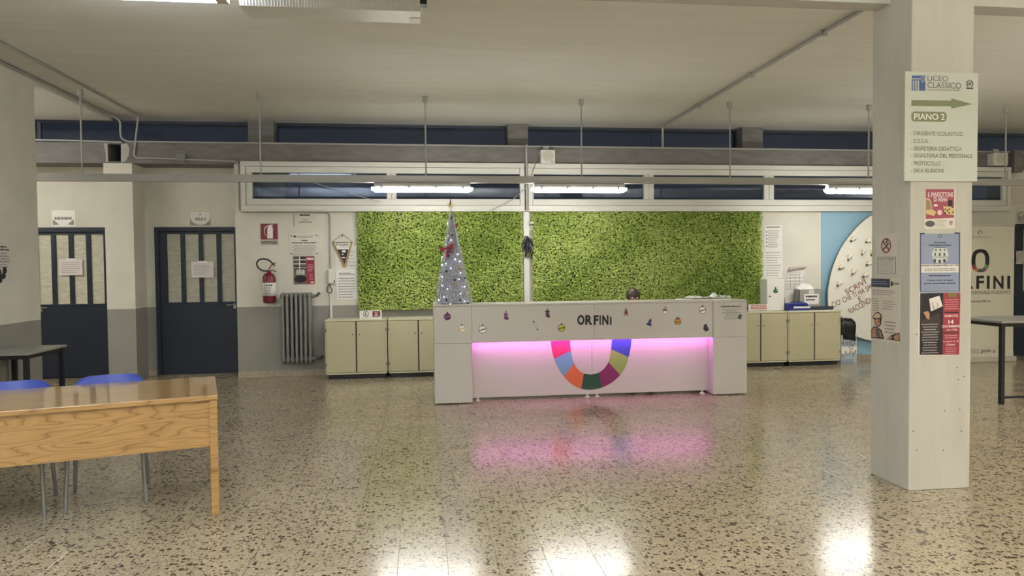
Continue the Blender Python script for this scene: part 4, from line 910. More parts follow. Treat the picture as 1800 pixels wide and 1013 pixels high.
# poster on the near left wall
s = sheet('wall_poster', 'grey printed poster with dark foot picture on the near left wall', 'poster', FL, (-40, 424, 21.5, 497), PAPER2); lines(FL, (-34, 431, 16, 441), 2, DINK, s, .0045, .6, .2); lines(FL, (-34, 443, 18, 472), 6, GREYINK, s, .0045, .45, .25)
m = MB()
for i in range(9): cu_, cv2 = FL.pt(random.uniform(-8, 10), random.uniform(475, 492)); m.disc(FL, cu_, cv2, .035, .003, .0045+.0003*i, n=9)
m.build('dark_picture', INK, s)
# extinguisher sign and extinguisher
s = sheet('extinguisher_sign', 'square maroon sign with white extinguisher pictogram reading ESTINTORE', 'sign', FW, (457.5, 393, 489, 431), mat('sign_backing', '#b4ada0', .5)); plate((458.5, 393.5, 488, 421), MAROON, .005, s); text('ESTINTORE', FW, (460, 424, 487, 429), INK, s, .006, .01)
m = MB(); q = lambda x, y: FW.pt(440+x/6.33, 380+y/6.33); cu_, cv2 = q(221, 200)
m.poly(FW, [q(190, 250), q(190, 140), q(200, 118), q(212, 110), q(212, 98), q(232, 98), q(232, 110), q(245, 118), q(252, 140), q(252, 250)], .005, .0062); m.poly(FW, [q(205, 104), q(235, 94), q(262, 100), q(238, 108)], .005, .0066)
hose = [(212, 108), (185, 112), (165, 130), (156, 160), (160, 190), (172, 215), (180, 228)]
for a, b_ in zip(hose, hose[1:]): m.poly(FW, [q(a[0]-3, a[1]-3), q(a[0]+4, a[1]+3), q(b_[0]+4, b_[1]+3), q(b_[0]-3, b_[1]-3)], .005, .0064)
m.build('pictogram', WHITEINK, s)
FE = Fr('Y', 10.05); c0 = FE.p3(474, 533); c1 = FE.p3(473.5, 469); ex = thing('fire_extinguisher', 'red fire extinguisher with black hose loop hung on the back wall left of the radiator', 'extinguisher', (c0.x, 10.05, c0.z))
H_ = FE.p3(474, 480).z-c0.z; r_ = .086
MB().lathe((c0.x, 10.05, c0.z), [(.06, 0), (r_-.01, .006), (r_, .025), (r_, H_-.06), (r_-.015, H_-.025), (.04, H_), (.026, H_+.005), (.026, H_+.04)], 28).build('cylinder', mat('extinguisher_red', '#701f2b', .3), ex)
zl0, zl1 = FE.p3(474, 520).z-c0.z, FE.p3(474, 497).z-c0.z
lb = MB().lathe((c0.x, 10.05, c0.z), [(r_, zl0), (r_+.0015, zl0), (r_+.0015, zl1), (r_, zl1)], 28).build('label_band', PAPER, ex)
fx = Fr('Y', 10.05-r_-.002); lines(fx, None, 5, GREYINK, ex, .001, .4, .3, uv=(c0.x-.03, c0.z+zl0+.02, c0.x+.05, c0.z+zl1-.05)); m = MB(); m.rect(fx, c0.x-.042, c0.z+zl0+.005, c0.x-.038, c0.z+zl1-.004, -.02, .002)
for i in range(3): m.disc(fx, c0.x-.015+.03*i, c0.z+zl1-.035, .011, -.01, .002, n=8)
m.build('label_marks', INK, ex)
MB().tube([FE.p3(472, 474), FE.p3(478, 466, .02), FE.p3(485, 462, .02)], .008, 6).build('lever', RED, ex); MB().tube([FE.p3(473, 476), FE.p3(480, 475, .02), FE.p3(486, 478, .02)], .007, 6).build('handle', MAROON, ex)
ho = [FE.p3(471, 476.5, .02), FE.p3(464, 476.5, .03), FE.p3(455, 472, .03), FE.p3(451.5, 464, .03), FE.p3(455, 457, .03), FE.p3(464, 454.8, .03), FE.p3(474, 457.5, .03), FE.p3(480.5, 464, .03)]
MB().tube(arc(ho, .08, 6), .0105, 8).build('hose', BLACK, ex)
MB().tube([FE.p3(480.3, 463.5, .03), FE.p3(484, 468, .03)], [.012, .007], 8).build('nozzle', BLACK, ex); MB().box(c0.x-.03, c0.x+.03, 10.1, YW, c0.z+H_-.1, c0.z+H_-.06).build('bracket', BLACK, ex)
# arrow sheet
s = sheet('arrow_sheet', 'faint white sheet with a black left arrow under the window', 'sign', FW, (519, 376, 554, 399), mat('wall_white_sheet', '#cdc9ba', .6)); q = lambda x, y: FW.pt(500+x/16.9, 360+y/16.9)
MB().poly(FW, [q(430, 310), q(510, 278), q(510, 292), q(752, 292), q(752, 328), q(510, 328), q(510, 342)], .003, .0045).build('arrow', INK, s); text('AULE', FW, (532, 385.5, 540.5, 388), DINK, s, .0045); lines(FW, (525, 389.5, 548, 392), 1, GREYINK, s, .0045, .7, 0.)
wire('thin grey cable dropping beside the arrow sheet', [FW.p3(516.5, 377, .006), FW.p3(516.5, 398, .006)], GREYINK, .004)
# plaque
PLQ = mat('satin_plaque', '#c9c1b6', .3, metal=.25); s = sheet('wall_plaque', 'satin metal plaque with fixing studs and fine print above the red poster', 'plaque', FW, (509.5, 412, 561, 448), PLQ, d1=.01)
plate((516, 414.5, 521, 417.5), INK, .0112, s, name='emblem'); lines(FW, (523, 414, 552, 419), 2, GREYINK, s, .0112, .5, .1); text('Cortile', FW, (530, 421, 540, 425), DINK, s, .0112) if 0 else lines(FW, (530, 421.3, 541, 424.6), 1, DINK, s, .0112, .7, 0.)
lines(FW, (513, 426, 558, 428), 1, DINK, s, .0112, .8, 0.); lines(FW, (513, 430, 558, 447), 6, GREYINK, s, .0112, .4, .3, False)
for x, y in ((512.5, 415), (557, 414.5), (513, 446), (558, 445.5)): MB().lathe(FW.p3(x, y, .01), [(.009, 0), (.009, .006), (.005, .009)], 10, axis='Y').build('stud', DINK, s)
# red poster
s = sheet('wall_poster', 'red and grey poster with boxed picture above the radiator', 'poster', FW, (516, 450.5, 553, 500), mat('poster_crimson', '#8f2836', .45)); q = lambda x, y: FW.pt(440+x/6.33, 380+y/6.33)
PD = mat('picture_grey', '#6a6561', .6)
def qr(a, b_, c, d_, m, name, dep=.0045): MB().poly(FW, [q(a, b_), q(c, b_), q(c, d_), q(a, d_)], .003, dep).build(name, m, s)
qr(484, 448, 622, 756, PD, 'picture'); 
for k_, (a, b_, c, d_) in enumerate(((486, 452, 540, 480), (560, 456, 610, 482), (486, 500, 540, 525), (560, 495, 612, 520), (490, 545, 545, 575), (500, 560, 615, 600))): qr(a, b_, c, d_, INK if k_ % 2 else DINK, 'shelf_shade', .0052)
qr(486, 482, 620, 492, PAPER2, 'shelf_line', .0055); qr(486, 527, 620, 535, PAPER2, 'shelf_line', .0055); qr(486, 572, 620, 580, PAPER2, 'shelf_line', .0055); qr(545, 450, 553, 600, PAPER, 'cord_line', .006)
qr(512, 596, 604, 652, PAPER2, 'box_picture', .006); m = MB(); cu_, cv2 = q(558, 700); m.disc(FW, cu_, cv2, .085, .003, .0056, n=18, ky=.6); m.build('dark_oval', INK, s); lines(FW, None, 3, GREYINK, s, .0072, .5, .1, uv=(*q(518, 646), *q(598, 602)))
text('LIBERI', FW, None, WHITEINK, s, .0048, .01, uv=(*q(630, 488), *q(702, 462))) if 0 else lines(FW, None, 1, WHITEINK, s, .0048, .8, 0., uv=(*q(630, 490), *q(704, 462)))
lines(FW, None, 5, mat('pink_print', '#c98d92', .6), s, .0048, .45, .3, uv=(*q(640, 620), *q(706, 530))); lines(FW, None, 4, mat('pink_print', '#c98d92', .6), s, .0048, .4, .3, uv=(*q(660, 715), *q(706, 640))); qr(672, 728, 708, 748, PAPER2, 'corner_mark')
# radiator
FRd = Fr('Y', 10.02); u0, v0, u1, v1 = FRd.box(495, 517, 550, 637)
rd = thing('radiator', 'old grey column radiator on the grey lower wall', 'radiator', ((u0+u1)/2, 10.03, v0)); RM = mat('radiator_grey', '#7f7f7b', .45, var=.1, scale=8)
n = 7; sp_ = (u1-u0)/n
for i in range(n):
    x = u0+sp_*(i+.5); m = MB()
    for y in (9.955, 10.02, 10.08): m.tube([(x, y, v0+.03), (x, y, v1-.03)], .0185 if y < 10 else .015, 10)
    m.tube([(x, 9.95, v1-.035), (x, 9.96, v1-.008), (x, 10.03, v1), (x, 10.09, v1-.008), (x, 10.1, v1-.035)], .024, 10); m.tube([(x, 9.95, v0+.035), (x, 9.96, v0+.008), (x, 10.03, v0), (x, 10.09, v0+.008), (x, 10.1, v0+.035)], .022, 10)
    m.build('column_section', RM, rd)
for z in (v0+.045, v1-.03):
    m = MB(); m.tube([(u0-.01, 10.03, z), (u1+.035, 10.03, z)], .026, 12); m.build('header_pipe', RM, rd)
m = MB(); m.tube([(u1+.03, 10.03, v1-.03), (u1+.06, 10.03, v1-.03), (u1+.075, 10.03, v1-.005)], .017, 10); m.ball((u1+.085, 10.03, v1+.0), .026, sub=1); m.build('valve', DINK, rd); MB().tube([(u1+.03, 10.03, v0+.045), (u1+.1, 10.03, v0+.055), (u1+.1, 10.145, v0+.055)], .02, 10).build('inlet_pipe', DINK, rd)
# pennant
FPe = Fr('Y', YW-.02); q = lambda x, y: FPe.pt(570+x/6.33, 400+y/6.33)
s = thing('pennant', 'white and navy pennant with gold fringe reading FOLIGNO, hung from a nail', 'pennant', tuple(FPe.p3(605, 470)))
MB().poly(FPe, [q(90, 170), q(315, 165), q(240, 445), q(215, 445)], -.004, 0).build('fringe', mat('gold_fringe', '#a08458', .8), s); MB().poly(FPe, [q(112, 172), q(295, 168), q(226, 412)], 0, .002).build('field', PAPER, s)
MB().poly(FPe, [q(146, 246), q(272, 244), q(226, 410)], .002, .0035).build('navy_field', mat('pennant_navy', '#1d2338', .6), s); text('FOLIGNO', FPe, None, INK, s, .0035, .02, uv=(*q(133, 203), *q(272, 180))); text('CALCIO', FPe, None, GREYINK, s, .0035, 0., uv=(*q(180, 224), *q(270, 208)))
m = MB(); m.disc(FPe, *q(218, 266), .03, .0035, .0048, n=12, ky=.55); m.build('emblem', WHITEINK, s); m = MB(); m.rect(FPe, *q(196, 306), *q(214, 294), .0035, .0048); m.rect(FPe, *q(200, 342), *q(232, 330), .0035, .0048); o = m.build('emblem_stripes', WHITEINK, s); o['kind'] = 'stuff'
MB().tube([FPe.p3(570+90/6.33, 400+168/6.33, .003), FPe.p3(570+202/6.33, 400+70/6.33, .003), FPe.p3(570+315/6.33, 400+165/6.33, .003)], .003, 6).build('cord', DINK, s); MB().tube([FPe.p3(570+88/6.33, 400+170/6.33, .003), FPe.p3(570+318/6.33, 400+165/6.33, .003)], .005, 6).build('crossbar', mat('brass_bar', '#8c7750', .4, metal=.5), s); MB().ball(FPe.p3(570+202/6.33, 400+92/6.33, .004), .009, sub=1).build('nail', INK, s)
# paper sleeve behind pennant
SLV = mat('plastic_sleeve', '#d7d5cd', .12, spec=.7); s = sheet('notice_sheet', 'glossy sleeved sheets of printed rules behind the pennant', 'notice', FW, (590, 432, 628.5, 527), SLV, d1=.006); plate((592, 474, 627, 526), PAPER, .0085, s, name='lower_page'); lines(FW, (596, 479, 625, 484), 2, DINK, s, .0102, .4, .3); lines(FW, (595, 487, 625, 525), 8, GREYINK, s, .0102, .3, .15)
lines(FW, (606, 440, 624, 470), 5, GREYINK, s, .0072, .2, .2)
# intercom
FI = Fr('Y', YW-.05); q = FI.box(577, 473, 586.5, 499.5); s = thing('intercom', 'white wall intercom handset with short coiled black cord', 'intercom', tuple(FW.p3(582, 515)))
MB().box(q[0]-.01, q[2]+.02, YW-.03, YW-.0, q[1], q[3], bev=.004).build('base', PVC, s); MB().box(q[0], q[2]-.012, YW-.075, YW-.03, q[1]+.01, q[3]-.006, bev=.012).build('handset', PVC, s); MB().box(q[2]+.0, q[2]+.014, YW-.036, YW-.03, q[1]+.015, q[1]+.05).build('button', INK, s)
cp = []
zc0, zc1 = FI.p3(579, 500).z, FI.p3(579, 515).z; xc = FI.p3(579, 507).x
for i in range(60): a = i/59; cp.append((xc+.035*math.sin(a*math.pi*2.)*(1 if a < .5 else 1)+.006*math.cos(a*80), YW-.05+.006*math.sin(a*80), zc0+(zc1-zc0)*(math.sin(a*math.pi))))
MB().tube(cp, .0055, 5).build('coiled_cord', BLACK, s)
mark(MB().box(FW.pt(580, 530)[0], FW.pt(584, 530)[0], YW-.02, YW, .78, FW.pt(582, 505)[1]).build('cable_duct', PVC), 'narrow white cable duct below the intercom', 'trunking')

# right of the moss: poster strip, timetable
s = sheet('notice_sheet', 'tall white printed notice right of the moss wall', 'notice', FW, (1343.5, 396, 1375, 489), PAPER, d1=.004)
lines(FW, (1347, 398, 1371, 401), 1, DINK, s, .0055, .6, .05); lines(FW, (1350, 404, 1371, 436), 8, GREYINK, s, .0055, .3, .3); lines(FW, (1346, 442, 1373, 487), 10, GREYINK, s, .0055, .25, .25)
m = MB()
for y in (408, 414, 420, 426, 433): m.disc(FW, *FW.pt(1347.5, y), .011, .004, .0055, n=8)
m.build('bullets', DINK, s)
s = sheet('timetable_sheet', 'white timetable sheet with ruled grid above the grey box', 'notice', FW, (1380, 473, 1414, 509), PAPER, d1=.004); m = MB(); q = FW.box(1380, 475, 1414, 508)
for i in range(6): z = q[1]+(q[3]-q[1])*i/5; m.rect(FW, q[0]+.01, z-.0025, q[2]-.01, z+.0025, .004, .0052)
for i in range(5): x = q[0]+.01+(q[2]-q[0]-.02)*i/4; m.rect(FW, x-.002, q[1], x+.002, q[1]+(q[3]-q[1])*.8, .004, .0052)
m.build('grid', GREYINK, s); lines(FW, (1382, 476, 1412, 507), 6, GREYINK, s, .0056, .2, .4)
plate((1414, 475, 1426, 508), mat('sleeve_grey', '#cfccc2', .3), .004, s, name='side_page'); m = MB(); m.poly(FW, [FW.pt(1384, 475), FW.pt(1387, 470), FW.pt(1416, 468), FW.pt(1416, 469.5)], .004, .05); m.build('folded_corner', mat('pinkish_paper', '#bfb0ac', .6), s)
s = sheet('notice_sheet', 'blank white sheet low on the wall beside the first-aid box', 'notice', FW, (1380, 510, 1402, 533), PAPER)

# ------------------------------------------------------------------ pillar signs
SGN = mat('sign_white', '#b8bcb1', .45); q = FPf.box(1594, 128, 1717, 319)
s = mark(MB().rect(FPf, 3.085, q[1], 3.597, q[3], 0, .012).build('direction_sign', SGN), 'tall white direction sign reading LICEO CLASSICO and PIANO 2 on the pillar', 'sign')
SB = mat('sign_blue', '#3d5488', .5); SG = mat('sign_olive', '#757d59', .5); SIK = mat('sign_grey_ink', '#55565a', .6)
FS = Fr('Y', PY0-.012); Q = lambda x, y: FS.pt(1590+x/9.2, 120+y/9.2)
m = MB(); m.poly(FS, [Q(118, 118), Q(335, 118), Q(335, 362), Q(118, 362)], 0, .0015)
m.build('blue_column', SB, s); m = MB()
for x in (132, 163, 190, 217): m.poly(FS, [Q(x, 198), Q(x+14, 198), Q(x+14, 363), Q(x, 363)], 0, .0026)
m.poly(FS, [Q(118, 168), Q(250, 168), Q(250, 180), Q(118, 180)], 0, .0026); cu_, cv2 = Q(290, 175)
sp = [(cu_+.0045*a*math.cos(a*1.0+.5), cv2+.0045*a*math.sin(a*1.0+.5)) for a in np.linspace(.4, 3.0*math.pi, 40)]
sp = [(cu_+(.0045+.0017*a)*math.cos(-a+1.), cv2+(.0045+.0017*a)*math.sin(-a+1.)) for a in np.linspace(0, 9.5, 46)]
for (a, b_), (c, d_) in zip(sp, sp[1:]):
    t_ = Vector((c-a, d_-b_)); t_.normalize(); nx, ny = -t_.y*.0016, t_.x*.0016; m.poly(FS, [(a-nx, b_-ny), (c-nx, d_-ny), (c+nx, d_+ny), (a+nx, b_+ny)], 0, .0026)
m.poly(FS, [Q(118, 190), Q(130, 190), Q(130, 358), Q(118, 358)], 0, .0026) if 0 else None
m.build('column_flutes', SGN, s)
text('LICEO', FS, (1630, 133.5, 1666, 142.5), SIK, s, .002, -.005); text('CLASSICO', FS, (1630, 145, 1689, 155.5), SIK, s, .002, -.005); text('"FEDERICO FREZZI"', FS, (1630, 157, 1688, 160), mat('sign_pale_ink', '#94958a', .6), s, .002) if 0 else lines(FS, (1630, 157, 1688, 160), 1, mat('sign_pale_ink', '#94958a', .6), s, .002, .6, 0.)
m = MB(); cu_, cv2 = FS.pt(1704.5, 147.5); a_ = .0245
m.ring(FS, cu_, cv2, a_*.72, a_, 0, .002, n=18, a0=math.radians(100), a1=math.radians(235)); m.ring(FS, cu_, cv2, a_*.72, a_, 0, .002, n=18, a0=math.radians(-55), a1=math.radians(80)); m.rect(FS, cu_-.024, cv2-.033, cu_+.024, cv2-.024, 0, .002)
for i in range(5): t0 = math.pi/2+i*2*math.pi/5; m.poly(FS, [(cu_+.013*math.cos(t0), cv2+.013*math.sin(t0)), (cu_+.006*math.cos(t0+.63), cv2+.006*math.sin(t0+.63)), (cu_, cv2), (cu_+.006*math.cos(t0-.63), cv2+.006*math.sin(t0-.63))], 0, .002)
m.build('state_emblem', SIK, s)
MB().poly(FS, [FS.pt(1602.5, 176), FS.pt(1672, 177), FS.pt(1672, 173), FS.pt(1709, 183.3), FS.pt(1672, 191), FS.pt(1672, 187), FS.pt(1602, 186)], 0, .0018).build('arrow', SG, s)
m = MB(); q = FS.box(1602, 196.5, 1663.5, 214); r_ = .022; pts = []
for cx_, cy_, a0 in ((q[2]-r_, q[3]-r_, 0), (q[0]+r_, q[3]-r_, 90), (q[0]+r_, q[1]+r_, 180), (q[2]-r_, q[1]+r_, 270)): pts += [(cx_+r_*math.cos(math.radians(a0+15*i)), cy_+r_*math.sin(math.radians(a0+15*i))) for i in range(7)]
m.poly(FS, pts, 0, .0018); m.build('floor_tag', SG, s); text('PIANO 2', FS, (1606.5, 200, 1660, 210.8), WHITEINK, s, .003, .006)
for y0, tx, xe in ((231.5, '- DIRIGENTE SCOLASTICO', 1692), (244.5, '- D.S.G.A.', 1632), (258, '- SEGRETERIA DIDATTICA', 1690), (270.5, '- SEGRETERIA DEL PERSONALE', 1709), (284, '- PROTOCOLLO', 1653), (296.5, '- SALA RIUNIONI', 1658)):
    text(tx, FS, (1601, y0, xe, y0+7.2), mat('sign_list_ink', '#6c6d60', .6), s, .002, .0)
# pandottone poster
q = FPf.box(1624.5, 331.5, 1678, 402); s = sheet('event_poster', 'red and cream poster reading IL PANDOTTONE DI AISHA, topmost on the pillar', 'poster', FPf, (1624.5, 332, 1678, 402), mat('poster_cream', '#cfc8bb', .6)); Q = lambda x, y: FPf.pt(1605+x/10.13, 320+y/10.13)
PR = mat('poster_rose', '#98485a', .6); PY_ = mat('poster_dough', '#c3a878', .6)
def pq(pts, m, name, d=.0042, par=None): return MB().poly(FPf, [Q(*p) for p in pts], .003, d).build(name, m, par or s)
pq([(218, 128), (722, 128), (722, 640), (218, 660)], PR, 'red_field'); text('IL PANDOTTONE', FPf, None, WHITEINK, s, .0055, .005, uv=(*Q(255, 268), *Q(705, 185))); text('DI AISHA', FPf, None, WHITEINK, s, .0055, .005, uv=(*Q(360, 350), *Q(600, 275)))
pq([(220, 285), (280, 290), (310, 340), (335, 490), (400, 530), (370, 610), (340, 600), (220, 570)], PY_, 'cake_slice', .005); pq([(224, 310), (270, 320), (300, 370), (320, 490), (224, 500)], mat('poster_brown', '#8d7558', .6), 'cake_inside', .0058)
m = MB(); m.disc(FPf, *Q(465, 545), .017, .003, .005, n=14); m.build('biscuit', mat('poster_pale', '#cdb9a6', .6), s); pq([(610, 340), (640, 320), (690, 330), (690, 430), (620, 440)], INK, 'dark_cup', .005); pq([(525, 435), (600, 440), (722, 445), (722, 590), (600, 580), (550, 540)], PY_, 'panettone', .0056)
m = MB()
for a, b_ in ((565, 490), (628, 488), (690, 450), (700, 540), (632, 552), (560, 555), (600, 515)): m.disc(FPf, *Q(a, b_), .0055, .003, .0066, n=8)
m.build('raisins', INK, s); pq([(365, 402), (425, 402), (425, 435), (365, 435)], WHITEINK, 'tag', .005); lines(FPf, None, 6, GREYINK, s, .005, .3, .3, uv=(*Q(385, 808), *Q(605, 675))); m = MB(); m.disc(FPf, *Q(295, 745), .034, .003, .0045, n=16, ky=.6); m.build('oval_picture', DINK, s); pq([(640, 690), (700, 690), (690, 770), (640, 760)], mat('poster_mauve', '#a08087', .6), 'pink_mark')
# blue conference poster
s = sheet('event_poster', 'grey-blue lecture poster with dark tape corners, in the middle of the pillar', 'poster', FPf, (1617.5, 411, 1687, 515), mat('poster_blue', '#858da3', .6)); Q = lambda x, y: FPf.pt(1605+x/8.44, 400+y/8.44)
TP = mat('dark_edge', '#2d3450', .5)
pq([(102, 88), (112, 88), (112, 955), (102, 955)], TP, 'tape_edge'); pq([(676, 82), (688, 82), (688, 955), (676, 955)], TP, 'tape_edge'); pq([(98, 84), (165, 80), (165, 100), (98, 104)], TP, 'tape_corner', .0046); pq([(610, 74), (690, 74), (690, 94), (610, 94)], TP, 'tape_corner', .0046)
m = MB(); m.ring(FPf, *Q(395, 125), .0085, .0125, .003, .0045, n=14); m.build('seal', DINK, s); text('Aula Magna', FPf, None, DINK, s, .0045, uv=(*Q(300, 232), *Q(490, 210))) if 0 else lines(FPf, None, 1, DINK, s, .0045, .6, 0., uv=(*Q(300, 232), *Q(490, 212)))
text('Letteratura e Cinema', FPf, None, mat('poster_navy_ink', '#2a3150', .6), s, .0045, .008, uv=(*Q(230, 280), *Q(558, 242)))
pq([(315, 300), (485, 300), (520, 400), (495, 500), (440, 535), (340, 530), (290, 480), (265, 400)], mat('picture_pale', '#b9bcb8', .6), 'building_picture', .0045)
for a, b_, c, d_ in ((315, 290, 482, 303), (322, 318, 342, 345), (385, 318, 405, 345), (450, 318, 468, 345), (310, 380, 330, 420), (375, 380, 400, 425), (445, 380, 468, 425), (300, 470, 330, 520), (370, 480, 405, 530), (440, 470, 478, 520), (280, 436, 505, 444)): pq([(a, b_), (c, b_), (c, d_), (a, d_)], DINK, 'window_mark', .0055)
pq([(114, 545), (672, 545), (668, 668), (114, 672)], PAPER2, 'white_band', .0045); text('Giovedì 12 dicembre 2024, ore 17.00', FPf, None, INK, s, .0058, .012, uv=(*Q(120, 582), *Q(664, 548))); lines(FPf, None, 2, GREYINK, s, .0058, .45, .15, False, uv=(*Q(135, 655), *Q(650, 598)))
text('Prof. Claudio STELLA', FPf, None, mat('poster_navy_ink', '#2a3150', .6), s, .0045, 0., uv=(*Q(230, 728), *Q(555, 700))) if 0 else lines(FPf, None, 1, mat('poster_navy_ink', '#2a3150', .6), s, .0045, .7, 0., uv=(*Q(230, 730), *Q(555, 700)))
text('Il buio oltre la siepe', FPf, None, INK, s, .0045, .014, uv=(*Q(207, 802), *Q(583, 768))); lines(FPf, None, 1, TP, s, .0045, .6, 0., uv=(*Q(155, 845), *Q(632, 815))); lines(FPf, None, 1, GREYINK, s, .0045, .6, 0., uv=(*Q(180, 908), *Q(610, 885))); lines(FPf, None, 1, DINK, s, .0045, .6, 0., uv=(*Q(135, 952), *Q(655, 935)))
# red and black poster
s = sheet('event_poster', 'black and red poster reading SABATO 14 DICEMBRE, lowest on the pillar front', 'poster', FPf, None, PAPER2, d1=.0035, quad=[(1615, 515), (1688, 515), (1686, 625), (1613.5, 626)]); Q = lambda x, y: FPf.pt(1605+x/7.5, 505+y/7.5)
pq([(88, 80), (392, 76), (382, 890), (80, 892)], mat('poster_black', '#211c1f', .5), 'dark_half', .0048); pq([(392, 76), (618, 76), (602, 890), (382, 890)], RED, 'red_half', .0048); pq([(205, 155), (340, 112), (382, 250), (228, 318)], PAPER2, 'drawing_card', .0058)
pq([(130, 330), (190, 315), (210, 350), (205, 430), (170, 410)], mat('hand_tone', '#a97f62', .6), 'hand_picture', .0058); pq([(100, 440), (330, 340), (360, 440), (330, 660), (100, 640)], mat('poster_umber', '#3a302f', .6), 'robe_picture', .0052)
m = MB()
for a, b_, c, d_ in ((235, 200, 262, 285), (262, 190, 330, 200), (300, 210, 322, 245), (270, 240, 300, 250), (240, 290, 340, 250)): m.poly(FPf, [Q(a, b_), Q(c, d_), Q(c+8, d_), Q(a+8, b_)], .003, .0066)
m.build('drawing_lines', DINK, s); pq([(400, 325), (592, 325), (592, 337), (400, 337)], INK, 'black_rule', .0058); pq([(388, 594), (590, 594), (590, 606), (388, 606)], INK, 'black_rule', .0058); pq([(455, 85), (570, 85), (570, 132), (455, 132)], mat('poster_olive', '#77683f', .6), 'emblem_tag', .0058)
text('SABATO', FPf, None, WHITEINK, s, .0062, .01, uv=(*Q(405, 393), *Q(585, 360))); text('14', FPf, None, WHITEINK, s, .0062, .02, uv=(*Q(457, 482), *Q(525, 430))); text('DICEMBRE', FPf, None, WHITEINK, s, .0062, .01, uv=(*Q(378, 533), *Q(604, 498))); text('ore 17:00', FPf, None, WHITEINK, s, .0062, .01, uv=(*Q(432, 572), *Q(570, 548))); text('La guerra di', FPf, None, WHITEINK, s, .0062, .01, uv=(*Q(390, 730), *Q(590, 702))); text('Cloira', FPf, None, WHITEINK, s, .0062, .01, uv=(*Q(430, 770), *Q(542, 742)))
lines(FPf, None, 5, mat('pink_print', '#c98d92', .6), s, .0062, .3, .2, False, uv=(*Q(400, 300), *Q(600, 150))); lines(FPf, None, 2, mat('pink_print', '#c98d92', .6), s, .0062, .4, .3, False, uv=(*Q(395, 685), *Q(590, 620))); lines(FPf, None, 4, mat('pink_print', '#c98d92', .6), s, .0062, .3, .3, False, uv=(*Q(400, 885), *Q(580, 785)))
lines(FPf, None, 12, mat('pale_print', '#a39c9b', .6), s, .0066, .3, .35, False, uv=(*Q(95, 885), *Q(335, 470)))
# papers on the pillar's left side
s = sheet('no_smoking_notice', 'pale no-smoking notice with red circle on the pillar side', 'notice', FPl, (1541, 411, 1577.5, 486), mat('notice_grey', '#b9b3a8', .5)); q = FPl.box(1547, 418, 1570, 446); c_ = ((q[0]+q[2])/2, (q[1]+q[3])/2); r_ = (q[3]-q[1])/2*.95
m = MB(); m.ring(FPl, *c_, r_*.8, r_, .003, .0045, n=26); a = math.radians(135)
m.poly(FPl, [(c_[0]+r_*.85*math.cos(a)+.004, c_[1]+r_*.85*math.sin(a)+.004), (c_[0]+r_*.85*math.cos(a)-.004, c_[1]+r_*.85*math.sin(a)-.004), (c_[0]-r_*.85*math.cos(a)-.004, c_[1]-r_*.85*math.sin(a)-.004), (c_[0]-r_*.85*math.cos(a)+.004, c_[1]-r_*.85*math.sin(a)+.004)], .003, .0055); m.build('red_circle', MAROON, s)
m = MB(); m.poly(FPl, [(c_[0]-.035, c_[1]-.025), (c_[0]-.028, c_[1]-.033), (c_[0]+.03, c_[1]+.012), (c_[0]+.025, c_[1]+.02)], .003, .0048); m.poly(FPl, [(c_[0]+.0, c_[1]+.02), (c_[0]+.012, c_[1]+.05), (c_[0]+.02, c_[1]+.045), (c_[0]+.008, c_[1]+.016)], .003, .0048); m.build('cigarette_mark', INK, s)
q = FPl.box(1544, 452, 1575.5, 482); m = MB(); m.rect(FPl, q[0], q[1], q[2], q[1]+.003, .003, .0045); m.rect(FPl, q[0], q[3]-.003, q[2], q[3], .003, .0045); m.rect(FPl, q[0], q[1], q[0]+.004, q[3], .003, .0045); m.rect(FPl, q[2]-.004, q[1], q[2], q[3], .003, .0045); m.build('print_frame', DINK, s)
text('VIETATO FUMARE', FPl, (1547, 454.5, 1572.5, 457.5), DINK, s, .0045, .01); lines(FPl, (1546, 459, 1573, 480), 6, GREYINK, s, .0045, .3, .3, False)
s = sheet('event_poster', 'pale poster with navy header and scholar drawing on the pillar side', 'poster', FPl, (1532, 489, 1583.5, 601), mat('poster_sand', '#bdb5a5', .6)); plate((1532.5, 490, 1565, 505), mat('header_navy', '#262c42', .5), .0045, s, FPl, 'header'); lines(FPl, (1534, 493, 1563, 501), 2, mat('header_print', '#6d7694', .5), s, .006, .4, .1); plate((1567, 495, 1570, 503), INK, .0045, s, FPl, 'logo_mark'); lines(FPl, (1571, 497, 1582, 501), 1, DINK, s, .0045, .6, .1)
lines(FPl, (1534, 509, 1578, 520), 3, GREYINK, s, .0045, .4, .3); lines(FPl, (1534, 524, 1550, 548), 6, GREYINK, s, .0045, .3, .4); lines(FPl, (1553, 528, 1578, 546), 4, GREYINK, s, .0045, .3, .3); lines(FPl, (1556, 564, 1578, 588), 4, GREYINK, s, .0045, .4, .4)
Q = lambda x, y: FPl.pt(1525+x/4.83, 400+y/4.83); SK_ = mat('drawing_tan', '#a27b5c', .6)
def pl(pts, m, name, d): return MB().poly(FPl, [Q(*p) for p in pts], .003, d).build(name, m, s)
pl([(38, 940), (35, 870), (55, 840), (85, 845), (120, 870), (145, 948)], INK, 'drawing_outline', .0042); pl([(44, 932), (42, 875), (60, 850), (85, 856), (112, 878), (130, 936)], SK_, 'drawing_robe', .005); pl([(60, 780), (45, 765), (62, 730), (95, 716), (125, 745), (122, 780), (118, 825), (98, 848), (72, 830)], INK, 'drawing_outline', .0046); pl([(66, 782), (110, 778), (112, 822), (98, 840), (78, 826)], SK_, 'drawing_face', .0054); pl([(52, 764), (66, 736), (95, 724), (118, 748), (112, 768), (80, 772)], mat('drawing_cap', '#bfa183', .6), 'drawing_cap', .0054); pl([(70, 860), (100, 866), (120, 936), (80, 936)], DINK, 'drawing_shade', .0056)
